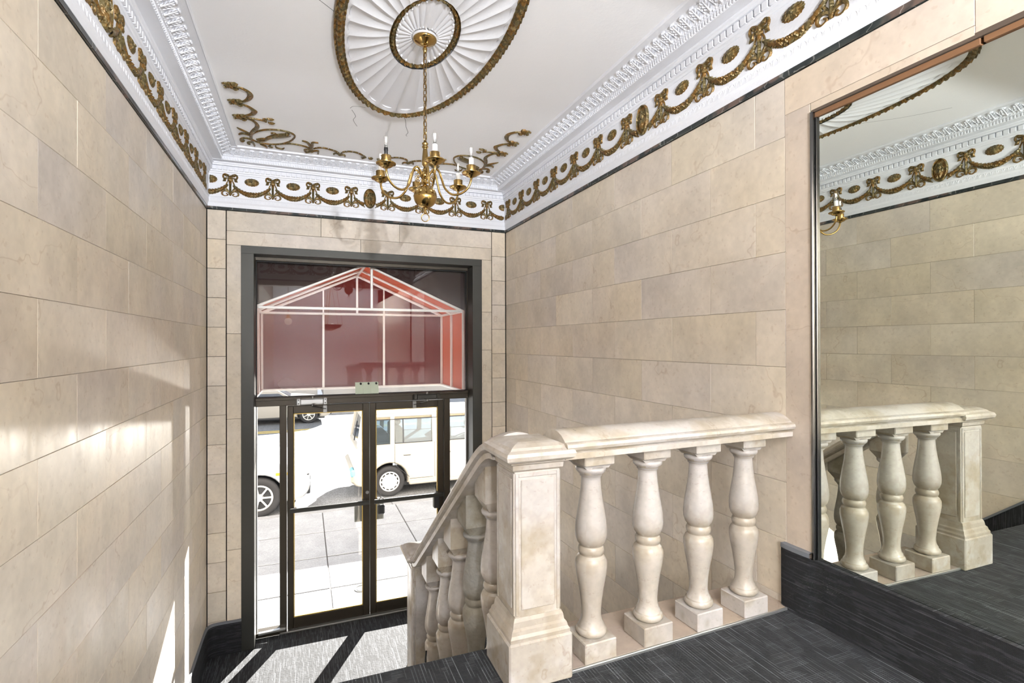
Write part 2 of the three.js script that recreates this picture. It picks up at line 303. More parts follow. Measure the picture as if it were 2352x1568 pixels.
put('far_stone', bx(W, W + 0.02, YUP - 0.05, ky(1), 5.25, ZEND, 0.001, 5, 3), STONES[2], wallR);
put('low_stone', bx(W, W + 0.02, YUP - 0.05, 1.875, 3.653, 5.25, 0.001, 5, 3), STONES[2], wallR);
// door wall: masonry behind, two narrow corner piers, a flat stone architrave and a lintel course
put('backing', bx(-0.3, 0.36, -0.2, YC, -0.36, -0.012, 0), M.darkjoint, wallB);
put('backing', bx(2.57, W + 0.3, -0.2, YC, -0.36, -0.012, 0), M.darkjoint, wallB);
put('backing', bx(0.36, 2.57, 3.72, YC, -0.36, -0.012, 0), M.darkjoint, wallB);
for (let k = -13; k < 1; k++) { block(wallB, 'B', 0.006, 0.157, ky(k), ky(k + 1), STONES, 0.02, 0.0016); block(wallB, 'B', 2.763, W - 0.007, ky(k), ky(k + 1), STONES, 0.02, 0.0016); }
block(wallB, 'B', 0.006, 0.157, 0, ky(-13)); block(wallB, 'B', 2.763, W - 0.007, 0, ky(-13));
for (const [a, b] of [[0.163, 0.985], [0.985, 1.75], [1.75, 2.758]]) block(wallB, 'B', a, b, 3.905, ky(1), STONES, 0.02, 0.0014);
for (const [a, b] of [[0.163, 1.36], [1.36, 2.758]]) block(wallB, 'B', a, b, 3.774, 3.905, STONES, 0.022, 0.0014);
{ let y = 0; for (const y1 of [0.95, 2.16, 2.95, 3.774]) { block(wallB, 'B', 0.163, 0.30, y, y1, STONES, 0.022, 0.0014); y = y1; } y = 0; for (const y1 of [1.3, 2.2, 2.78, 3.2, 3.774]) { block(wallB, 'B', 2.62, 2.758, y, y1, STONES, 0.022, 0.0014); y = y1; } }
put('facade', bx(-6, -0.3, -0.2, 9, -0.36, -0.1, 0), M.plasterFar, wallB); put('facade', bx(W + 0.3, 9, -0.2, 9, -0.36, -0.1, 0), M.plasterFar, wallB); put('facade', bx(-0.3, W + 0.3, YC, 9, -0.36, -0.1, 0), M.plasterFar, wallB);
put('plaster', bx(-0.3, W + 0.3, YUP - 0.2, YC, ZEND, ZEND + 0.25, 0), M.ceil, wallE);
put('header', bx(0, W, 4.0, YC, 5.25, 5.5, 0.004, 2, 1), STONES[2], wallE);
// -- floor, landing, stairs
const floor = struct('floor');
put('lower_carpet', bx(0, W, -0.15, 0, -0.16, ZL, 0), M.carpetLine, floor);
put('landing_carpet', bx(0, W, YUP - 0.25, YUP, ZL + 0.012, ZEND, 0), M.carpet, floor);
put('landing_nosing', (() => { const p = []; for (let i = 0; i <= 6; i++) { const a = Math.PI / 2 * i / 6; p.push([ZL + 0.012 - 0.012 * Math.sin(a), YUP - 0.012 + 0.012 * Math.cos(a)]); } p.push([ZL, YUP - 0.06], [ZL + 0.012, YUP - 0.06]); return prism(p, 1.5, (a, b, t) => [t, b, a]); })(), M.carpetLine, floor);
put('landing_face', bx(1.5, W, 0, YUP - 0.02, ZL + 0.0, ZL + 0.1, 0.002, 3, 2), STONES[3], floor);
const stairs = struct('stairs');
for (let i = 1; i < 8; i++) put('step', bx(0, 1.5, 0, YUP - 0.2025 * i, ZL - 0.287 * i, ZL - 0.287 * (i - 1) + 0.01, 0.01, 0, 0), M.carpetLine, stairs);
put('stair_riser', bx(0, 1.5, 0, YUP - 0.02, ZL + 0.004, ZL + 0.06, 0.002), M.carpetLine, stairs);
{ const st = [[1.45, 0], [ZL, 0], [ZL, YUP - 0.06], [ZL - 0.12, YUP - 0.10], [1.62, 0.30], [1.45, 0.30]];
  put('stair_string', prism(st, 0.23, (a, b, t) => [1.51 + t, b, a]), M.aged, stairs); }
// -- carpet turned up the walls, grey edging strip on top
const base = struct('baseboard_wall');
function skirt(path, y0, y1, th, nx, strip = true) {   // path in plan, outward side by nx sign
  const poly = []; const c = new THREE.CatmullRomCurve3(path.map(p => V(p[0], 0, p[1])), false, 'centripetal', 0.3), n = 8 * path.length, pts = c.getPoints(n), P = [], S = [];
  const off = pts.map((p, i) => { const a = pts[Math.max(0, i - 1)], b = pts[Math.min(n, i + 1)], dx = b.x - a.x, dz = b.z - a.z, l = Math.hypot(dx, dz); return [p.x - dz / l * th * nx, p.z + dx / l * th * nx]; });
  const quad = (Q, A, B, C, D) => Q.push(...A, ...B, ...C, ...A, ...C, ...D);
  for (let i = 0; i < n; i++) {
    const a = [pts[i].x, pts[i].z], b = [pts[i + 1].x, pts[i + 1].z], A = off[i], B = off[i + 1], at = (p, y) => [p[0], y, p[1]];
    quad(P, at(A, y0), at(B, y0), at(B, y1), at(A, y1)); quad(P, at(A, y1), at(B, y1), at(b, y1), at(a, y1));
    if (strip) { const k = 1.12, A2 = [a[0] + (A[0] - a[0]) * k, a[1] + (A[1] - a[1]) * k], B2 = [b[0] + (B[0] - b[0]) * k, b[1] + (B[1] - b[1]) * k]; quad(S, at(A2, y1 - 0.016), at(B2, y1 - 0.016), at(B2, y1 + 0.004), at(A2, y1 + 0.004)); quad(S, at(A2, y1 + 0.004), at(B2, y1 + 0.004), at(b, y1 + 0.006), at(a, y1 + 0.006)); quad(S, at(A2, y1 - 0.016), at(B2, y1 - 0.016), at(B, y1 - 0.016), at(A, y1 - 0.016)); }
  }
  const swap = geo => { const u = geo.attributes.uv; for (let i = 0; i < u.count; i++) u.setXY(i, u.getY(i), u.getX(i)); return geo; };
  put('carpet_base', swap(fromTris(P)), M.carpetBase, base);
  if (strip) put('edge_strip', fromTris(S), M.trimGrey, base);
}
skirt([[0, 1.42], [0, 0.6], [0, 0.14], [0.012, 0.05], [0.05, 0.012], [0.14, 0], [0.285, 0]], 0, 0.297, 0.014, 1);
skirt([[0, ZEND], [0, 6], [0, ZL]], YUP, YUP + 0.21, 0.014, 1);
skirt([[W + 0.004, 3.645], [W, 3.66], [W, 3.75], [W + 0.004, 3.785]], YUP, 1.915, 0.024, 1);
skirt([[W + 0.004, 3.775], [W + 0.012, 3.80], [W + 0.014, 3.86], [W + 0.014, 4.4], [W + 0.014, 5.25]], YUP, 1.893, 0.024, 1, false);
{ // raking carpet base beside the stairs
  const p = [[ZL, YUP + 0.21], [ZL, YUP - 0.1], [ZL - 0.287 * 7, 0], [ZL - 0.287 * 7, 0.297], [ZL - 0.287 * 6.4, 0.297]];
  put('carpet_base', prism(p, 0.014, (a, b, t) => [t, b, a]), M.carpetBase, base);
  put('edge_strip', rod([0.01, YUP + 0.21, ZL], [0.01, 0.297, ZL - 0.287 * 6.4], 0.02, 0.016), M.trimGrey, base);
}
// -- ceiling
const ceiling = struct('ceiling');
put('plaster', bx(-0.3, W + 0.3, YC, YC + 0.25, -0.36, ZEND + 0.25, 0), M.ceil, ceiling);
for (const line of [[[1.532, 1.442], [1.56, 1.37], [1.579, 1.309], [1.60, 1.21], [1.635, 1.101], [1.628, 1.05], [1.641, 1.026]], [[1.164, 1.378], [1.20, 1.27], [1.19, 1.2], [1.228, 1.083]], [[1.15, 1.40], [1.17, 1.44], [1.255, 1.455]], [[1.36, 1.51], [1.30, 1.58], [1.28, 1.70]], [[0.55, 3.05], [0.72, 2.8], [0.98, 2.55]]])
  put('crack', relief(line, 0.004, 0.0009, 18).applyMatrix4(new THREE.Matrix4().makeRotationX(Math.PI / 2).setPosition(0, YC - 0.0012, 0)), M.trimGrey, ceiling);
// oval centrepiece: gilt outer and inner rings, 32 hollow flutes between, leaf rosette
const OX = 1.462, OZ = 2.545, DOWN = new THREE.Matrix4().makeRotationX(Math.PI / 2).setPosition(OX, YC, OZ);
function ellPts(a, b, n) { const L = [0], t = []; const N = 720; for (let i = 1; i <= N; i++) { const p = 2 * Math.PI * i / N, q = 2 * Math.PI * (i - 1) / N; L.push(L[i - 1] + Math.hypot(a * (Math.cos(p) - Math.cos(q)), b * (Math.sin(p) - Math.sin(q)))); } for (let k = 0, i = 0; k <= n; k++) { const s = L[N] * k / n; while (i < N && L[i + 1] < s) i++; t.push(2 * Math.PI * (i + (i < N ? (s - L[i]) / (L[i + 1] - L[i]) : 0)) / N); } return t; }
function giltRing(name, a, b, w, h, lumps, parent) {
  const n = lumps * 4, P = [], t = ellPts(a, b, n), prof = [[-0.5, 0], [-0.46, 0.7], [-0.30, 0.62], [-0.12, 1], [0.14, 1], [0.30, 0.6], [0.46, 0.72], [0.5, 0]];
  const R = t.map((q, i) => { const nx = Math.cos(q) / a, ny = Math.sin(q) / b, l = Math.hypot(nx, ny); return prof.map(([o, z], k) => { const e = (k === 3 || k === 4) ? 1 + 0.22 * Math.cos(i / 4 * 2 * Math.PI + (k === 3 ? 0 : 1.8)) + rr(-0.06, 0.06) : (k === 1 || k === 6) ? 1 + 0.25 * Math.cos(i / 2 * Math.PI) : 1; return [Math.cos(q) * a + nx / l * o * w, Math.sin(q) * b + ny / l * o * w, z * h * e]; }); });
  R[n] = R[0];
  for (let i = 0; i < n; i++) for (let k = 0; k < prof.length - 1; k++) { const A = R[i][k], B = R[i + 1][k], C = R[i + 1][k + 1], D = R[i][k + 1]; P.push(...A, ...C, ...B, ...A, ...D, ...C); }
  return put(name, toCreasedNormals(fromTris(P), 0.8).applyMatrix4(DOWN), M.gold, parent);
}
const rose = struct('trim_4');
giltRing('gilt_ring', 0.452, 1.083, 0.062, 0.034, 96, rose);
giltRing('gilt_ring', 0.170, 0.340, 0.036, 0.030, 44, rose);
{
  const NF = 32, to = ellPts(0.424, 1.052, NF), ti = ellPts(0.19, 0.36, NF), off = 0.5;
  const oA = ellPts(0.424, 1.052, NF * 16), iA = ellPts(0.19, 0.36, NF * 16);
  for (let f = 0; f < NF; f++) {                     // each flute is a shallow hollow between two arrises
    const P = [], nu = 8, ns = 9, pt = (u, s) => {
      const qo = oA[f * 16 + u * 2], qi = iA[f * 16 + u * 2], x = mix(Math.cos(qi) * 0.188, Math.cos(qo) * 0.424, s), y = mix(Math.sin(qi) * 0.358, Math.sin(qo) * 1.052, s), c = Math.abs(u / nu * 2 - 1);
      const endd = 0.94 - 0.10 * c * c, dome = 0.03 * (1 - Math.pow(Math.abs(s - 0.3) / 0.75, 2) * 0.6), hollow = s < endd ? 0.013 * (1 - c * c) * smooth(-0.1, 0.25, s) : 0.013 * (1 - c * c) * smooth(endd + 0.05, endd, s);
      return [x, y, 0.008 + dome - hollow * 0.95];
    }, S = [0, 0.12, 0.3, 0.5, 0.7, 0.82, 0.88, 0.93, 0.97, 1];
    for (let u = 0; u < nu; u++) for (let k = 0; k < ns; k++) { const A = pt(u, S[k]), B = pt(u + 1, S[k]), C = pt(u + 1, S[k + 1]), D = pt(u, S[k + 1]); P.push(...A, ...C, ...B, ...A, ...D, ...C); }
    put('flute', toCreasedNormals(fromTris(P), 0.5).applyMatrix4(DOWN), M.white, rose);
    for (const e of [0.985, 0.93]) { const q = []; for (let u = 0; u <= 8; u += 2) { const c = Math.abs(u / 8 * 2 - 1), s = e - 0.075 * c * c, p = pt(u, s); q.push([p[0], p[1]]); } put('flute_rim', relief(q, 0.006, 0.014, 8, false, 2).applyMatrix4(DOWN.clone().multiply(new THREE.Matrix4().makeTranslation(0, 0, 0.012))), M.white, rose); }
  }
  const NL = 28, ta = ellPts(0.142, 0.318, NL), P = [], n = NL * 6, tt = ellPts(0.148, 0.32, n);
  for (let i = 0; i < n; i++) for (let k = 0; k < 6; k++) { const pt = (i2, k2) => { const q = tt[i2], s = k2 / 6, c = Math.abs(((i2 % 6) / 6) * 2 - 1); return [mix(Math.cos(q) * 0.07, Math.cos(q) * 0.152, s), mix(Math.sin(q) * 0.085, Math.sin(q) * 0.322, s), 0.014 + 0.010 * (1 - s) + 0.008 * (1 - c * c)]; }; const A = pt(i, k), B = pt(i + 1, k), C = pt(i + 1, k + 1), D = pt(i, k + 1); P.push(...A, ...C, ...B, ...A, ...D, ...C); }
  put('rosette_ground', toCreasedNormals(fromTris(P), 0.5).applyMatrix4(DOWN), M.white, rose);
  for (let i = 0; i < NL; i++) { const q = ta[i], c = [Math.cos(q) * 0.078, Math.sin(q) * 0.09], e = [Math.cos(q) * 0.146, Math.sin(q) * 0.314]; put('rosette_leaf', merge([relief([c, [mix(c[0], e[0], 0.5), mix(c[1], e[1], 0.5)], e], t => 0.004 + 0.012 * t, 0.02, 8, false, 3), blob(e[0], e[1], 0.011, 0.011, 0.03, 0, 8, 2)]).applyMatrix4(DOWN), M.white, rose); }
  const pearls = []; for (let i = 0; i < 30; i++) { const a = 2 * Math.PI * i / 30; pearls.push(blob(Math.cos(a) * 0.078, Math.sin(a) * 0.088, 0.007, 0.007, 0.036, 0, 7, 2)); }
  put('rose_boss', crLathe([[0.0005, YC - 0.036], [0.04, YC - 0.036], [0.066, YC - 0.032], [0.074, YC - 0.022], [0.078, YC]], 36).translate(1.467, 0, 2.536), M.white, rose);
  put('pearl_ring', merge(pearls).applyMatrix4(DOWN), M.white, rose).userData.kind = 'stuff';
}
// -- cornice: dark marble band, fascia, frieze with gilt garlands, fret, reeded lip, leaf cove, flat border
const prof = [[-0.02, 4.118], [0.014, 4.118], [0.016, 4.15], [0.024, 4.165], [0.022, 4.2], [0.028, 4.206], [0.028, 4.22], [0.02, 4.222], [0.02, 4.418], [0.028, 4.42], [0.03, 4.432], [0.038, 4.436], [0.04, 4.447], [0.04, 4.488], [0.058, 4.49], [0.06, 4.502], [0.068, 4.506], [0.07, 4.517], [0.139, 4.515], [0.141, 4.513], [0.144, 4.546], [0.153, 4.55], [0.156, 4.558], [0.17, 4.568], [0.205, 4.582], [0.232, 4.597], [0.27, 4.6], [0.276, 4.594], [0.282, 4.6], [0.284, 4.62], [-0.02, 4.62]];
const FR = 0.02;
const toL = new THREE.Matrix4().makeRotationY(Math.PI / 2).setPosition(0, 0, 0), toR = new THREE.Matrix4().makeRotationY(-Math.PI / 2).setPosition(W, 0, 0), toB = new THREE.Matrix4();
// local frame of a side: x along the wall (left: -z, right: +z), y up, z outward
const SIDE = { B: { m: toB, sx: 1, len: W }, L: { m: toL, sx: -1, len: 5.25 }, R: { m: toR, sx: 1, len: 5.25 }, E: { m: new THREE.Matrix4().makeRotationY(Math.PI).setPosition(W, 0, 5.25), sx: 1, len: W } };
function bowGeo() {
  const g = [];
  for (const s of [-1, 1]) {
    g.push(relief([[0, 0.118], [s * 0.02, 0.142], [s * 0.045, 0.150], [s * 0.058, 0.128], [s * 0.05, 0.108], [s * 0.03, 0.112], [s * 0.006, 0.110]], t => 0.016 * (0.6 + 0.5 * Math.sin(t * Math.PI)), 0.016, 14));
    g.push(blob(s * 0.046, 0.092, 0.019, 0.014, 0.016, s * -0.7, 8, 3, 0.18, 4));
    g.push(blob(s * 0.03, 0.137, 0.024, 0.014, 0.02, s * 0.5, 9, 3, 0.15, 5));
    g.push(relief([[s * 0.012, 0.10], [s * 0.03, 0.06], [s * 0.034, 0.022], [s * 0.026, -0.004]], t => 0.009 + 0.006 * Math.sin(t * 3.14), 0.010, 8, false, 3));
    g.push(relief([[s * 0.006, -0.022], [s * 0.03, -0.006], [s * 0.056, -0.008], [s * 0.068, -0.032], [s * 0.052, -0.054], [s * 0.028, -0.052], [s * 0.02, -0.038], [s * 0.034, -0.03]], t => 0.022 * (1 - 0.5 * t), 0.017, 18, false, 3));
    g.push(relief([[s * 0.01, -0.02], [s * 0.028, 0.014], [s * 0.046, 0.02], [s * 0.05, 0.006], [s * 0.04, 0.004]], 0.011, 0.010, 10, false, 3));
  }
  g.push(blob(0, 0.116, 0.02, 0.024, 0.028, 0, 10, 3, 0.12, 5)); g.push(blob(0, 0.096, 0.026, 0.014, 0.022, 0, 9, 3));
  g.push(relief([[0, 0.10], [0, 0.05], [0, 0.0], [0, -0.04]], t => 0.030 - 0.010 * Math.sin(t * Math.PI), 0.02, 8)); g.push(blob(0, -0.034, 0.012, 0.018, 0.02));
  return merge(g);
}
function swagGeo(half, x0 = -1, x1 = 1) {        // garland hanging between two bows, as overlapping husks that swell to the middle
  const g = [], yat = x => -0.05 + 0.10 * Math.pow(Math.abs(x), 2.1) - 0.006, N = 13;
  for (let i = 0; i < N; i++) {
    const a = -0.86 + 1.72 * i / N, b = -0.86 + 1.72 * (i + 1.25) / N, mid = (a + b) / 2; if (mid < x0 || mid > x1) continue;
    const dir = mid < 0 ? 1 : -1, fat = 0.025 + 0.026 * (1 - Math.pow(Math.abs(mid), 1.3)), A = dir > 0 ? a : b, B = dir > 0 ? b : a;
    g.push(relief([[A * half, yat(A)], [(A + B) / 2 * half, yat((A + B) / 2)], [B * half, yat(B)]], t => fat * (0.55 + 0.65 * t) * (t > 0.93 ? 0.5 : 1), 0.022, 7, false, 4));
    g.push(blob(B * half, yat(B) - fat * 0.45, 0.010, 0.006, 0.012, dir * -0.6, 6, 2), blob(B * half, yat(B) + fat * 0.4, 0.009, 0.005, 0.012, dir * 0.6, 6, 2));
    if (Math.abs(mid) < 0.4) for (let k = 0; k < 3; k++) g.push(blob((mid + rr(-0.06, 0.06)) * half, yat(mid) + rr(-0.012, 0.012), 0.009, 0.009, 0.032, 0, 6, 2));
  }
  return merge(g).scale(1, 1, 0.7);
}
const rosetteGeo = merge([blob(0, 0, 0.064, 0.038, 0.008, 0, 32, 3, 0.04, 16), blob(0, 0, 0.056, 0.032, 0.016, 0, 48, 4, 0.10, 16), blob(0, 0, 0.016, 0.011, 0.026, 0, 10, 3, 0.1, 5)]);
const halfRosetteGeo = s => { const g = rosetteGeo.clone(), p = g.attributes.position; for (let i = 0; i < p.count; i++) if (p.getX(i) * s < 0) p.setX(i, 0); return g; };
function medalGeo() {                              // upright oval with a raised rim and a standing draped figure in relief
  const rim = Array.from({ length: 16 }, (_, i) => [Math.cos(i / 8 * Math.PI) * 0.056, Math.sin(i / 8 * Math.PI) * 0.094]);
  return merge([blob(0, 0, 0.062, 0.10, 0.02, 0, 28, 2), relief(rim, 0.011, 0.028, 44, true, 4), blob(0.002, 0.052, 0.010, 0.013, 0.036), blob(0, 0.02, 0.018, 0.026, 0.034, 0.1), blob(-0.004, -0.03, 0.02, 0.046, 0.034, 0.08, 10, 3, 0.12, 6),
    relief([[0.014, 0.034], [0.03, 0.02], [0.024, 0.044], [0.014, 0.06]], 0.009, 0.03, 8), relief([[-0.014, 0.034], [-0.028, 0.01], [-0.022, -0.02]], 0.009, 0.03, 8), relief([[0.006, -0.04], [0.016, -0.07]], 0.012, 0.03, 4)]);
}
const bowG = bowGeo().scale(1, 1, 0.7), medalG = medalGeo().scale(1, 1, 0.75), swags = {};
const swagFor = (half, part) => swags[half + part] ??= part === 'l' ? swagGeo(half, -1, -0.34) : part === 'r' ? swagGeo(half, 0.34, 1) : part === 'hl' ? swagGeo(half, -1, 0.03) : part === 'hr' ? swagGeo(half, -0.03, 1) : swagGeo(half);
const leafGeo = (() => {                           // one unit of the leaf cove: an upright acanthus and a smaller tongue
  const g = []; g.push(relief([[0, 0.004], [0, 0.05], [0, 0.082]], t => 0.012 - 0.006 * t, 0.016, 6, false, 3));
  for (const s of [-1, 1]) { for (const [a, b] of [[0.012, 0.03], [0.03, 0.052], [0.05, 0.076]]) g.push(relief([[s * 0.003, a], [s * 0.016, a + 0.012], [s * (0.034 - a * 0.2), b]], t => 0.009 * (0.7 + 0.8 * t), 0.012, 6, false, 3)); g.push(blob(s * 0.013, 0.086, 0.011, 0.008, 0.018, 0, 7, 2)); g.push(relief([[s * 0.0475, 0.01], [s * 0.044, 0.04], [s * 0.036, 0.066]], 0.006, 0.009, 5, false, 2)); }
  g.push(blob(0, 0.088, 0.014, 0.009, 0.022, 0, 8, 2)); return merge(g).scale(0.8, 0.92, 0.75);
})();
const archGeo = relief([[-0.015, 0], [-0.013, 0.02], [0, 0.03], [0.013, 0.02], [0.015, 0]], 0.006, 0.0028, 8, false, 2);
const dentG = bx(-0.017, 0.017, 0, 0.036, 0, 0.013, 0.0015);
function cornice(id, s, bows, medalAt, zmax) {
  const end = s === 'B' || s === 'E';
  const t = struct(id), sd = SIDE[s];
  put('plaster_moulding', prism(prof, sd.len, s === 'E' ? (d, y, u) => [u, y, 5.25 - d] : s === 'B' ? (d, y, u) => [u, y, d] : s === 'L' ? (d, y, u) => [d, y, u] : (d, y, u) => [W - d, y, u]), M.white, t);
  put('marble_band', s === 'E' ? bx(0, W, 4.092, 4.12, 5.238, 5.27, 0.002) : s === 'B' ? bx(0, W, 4.092, 4.12, -0.02, 0.012, 0.002) : s === 'L' ? bx(-0.02, 0.012, 4.092, 4.12, 0, 5.25, 0.002) : bx(W - 0.012, W + 0.02, 4.092, 4.12, 0, 5.25, 0.002), M.band, t);
  const at = (name, geo, mat, u, y, d, sc = 1) => { const m = put(name, geo, mat, t); m.matrix.copy(sd.m).multiply(new THREE.Matrix4().makeTranslation(u * sd.sx, y, d)); m.matrix.decompose(m.position, m.quaternion, m.scale); return m; };
  const YO = 4.285;
  for (const u of bows) at('gilt_bow', bowG, M.gold, u, YO - 0.012, FR);
  const sp = bows[1] - bows[0];
  for (let i = 0; i + 1 < bows.length; i++) {
    const u = (bows[i] + bows[i + 1]) / 2;
    if (Math.abs(u - medalAt) < sp / 3) { for (const p of ['l', 'r']) at('gilt_garland', swagFor(sp / 2, p), M.gold, u, YO + 0.018, FR); at('gilt_medallion', medalG, M.gold, u, 4.322, FR); }
    else { at('gilt_garland', swagFor(sp / 2, 'w'), M.gold, u, YO + 0.018, FR); at('gilt_rosette', rosetteGeo, M.gold, u, 4.364, FR); }
  }
  if (end) { const a = bows[0] - sp / 2, b = bows[bows.length - 1] + sp / 2; at('gilt_garland', swagFor(sp / 2, 'hr'), M.gold, a, YO + 0.018, FR); at('gilt_rosette', halfRosetteGeo(1), M.gold, 0.03, 4.364, FR); at('gilt_garland', swagFor(sp / 2, 'hl'), M.gold, b, YO + 0.018, FR); at('gilt_rosette', halfRosetteGeo(-1), M.gold, W - 0.03, 4.364, FR); }
  const lo = 0.07, hi = end ? W - 0.07 : zmax, nd = Math.round((hi - lo) / 0.0445), re = [], ar = [];
  for (let i = 0; i <= nd; i++) at('fret_block', dentG, M.white, lo + (hi - lo) * i / nd, 4.449, 0.04);
  const q = new THREE.Matrix4().multiplyMatrices(new THREE.Matrix4().makeTranslation(0, 4.556, 0.155), new THREE.Matrix4().makeRotationX(1.08));
  const l2 = 0.24, h2 = end ? W - 0.24 : zmax, nl = Math.round((h2 - l2) / 0.076);
  for (let i = 0; i <= nl; i++) { const m = put('leaf', leafGeo, M.white, t); m.matrix.copy(sd.m).multiply(new THREE.Matrix4().makeTranslation((l2 + (h2 - l2) * i / nl) * sd.sx, 0, 0)).multiply(q); m.matrix.decompose(m.position, m.quaternion, m.scale); }
  const r0 = 0.15, nr = Math.round((end ? W - 0.3 : zmax) / 0.021);
  for (let i = 0; i < nr; i++) { const u = (r0 + i * 0.021) * sd.sx; if (end && Math.abs(u) > W - 0.15) continue; re.push(bx(u - 0.0062, u + 0.0062, 4.518, 4.542, 0.139, 0.149, 0.002)); if (i % 1 === 0) re.push(blob(u, 4.553, 0.0085, 0.006, 0.006, 0, 6, 2).translate(0, 0, 0.153)); }
  for (let u = 0.05; u < (end ? W - 0.04 : zmax); u += 0.038) ar.push(archGeo.clone().translate(u * sd.sx, 4.17, 0.0235));
  const rm = put('reeding', merge(re).applyMatrix4(sd.m), M.white, t); rm.userData.kind = 'stuff';
  const am = put('tongue_pattern', merge(ar).applyMatrix4(sd.m), M.white, t); am.userData.kind = 'stuff';
}
cornice('trim_1', 'B', Array.from({ length: 8 }, (_, i) => 0.196 + i * 0.3575), 1.436, 0);
cornice('trim_2', 'L', Array.from({ length: 13 }, (_, i) => 0.24 + i * 0.375), 2.66, 5.1);
cornice('trim_8', 'E', Array.from({ length: 8 }, (_, i) => 0.196 + i * 0.3575), 1.436, 0);
cornice('trim_3', 'R', Array.from({ length: 13 }, (_, i) => 0.13 + i * 0.3775), 2.6, 5.1);
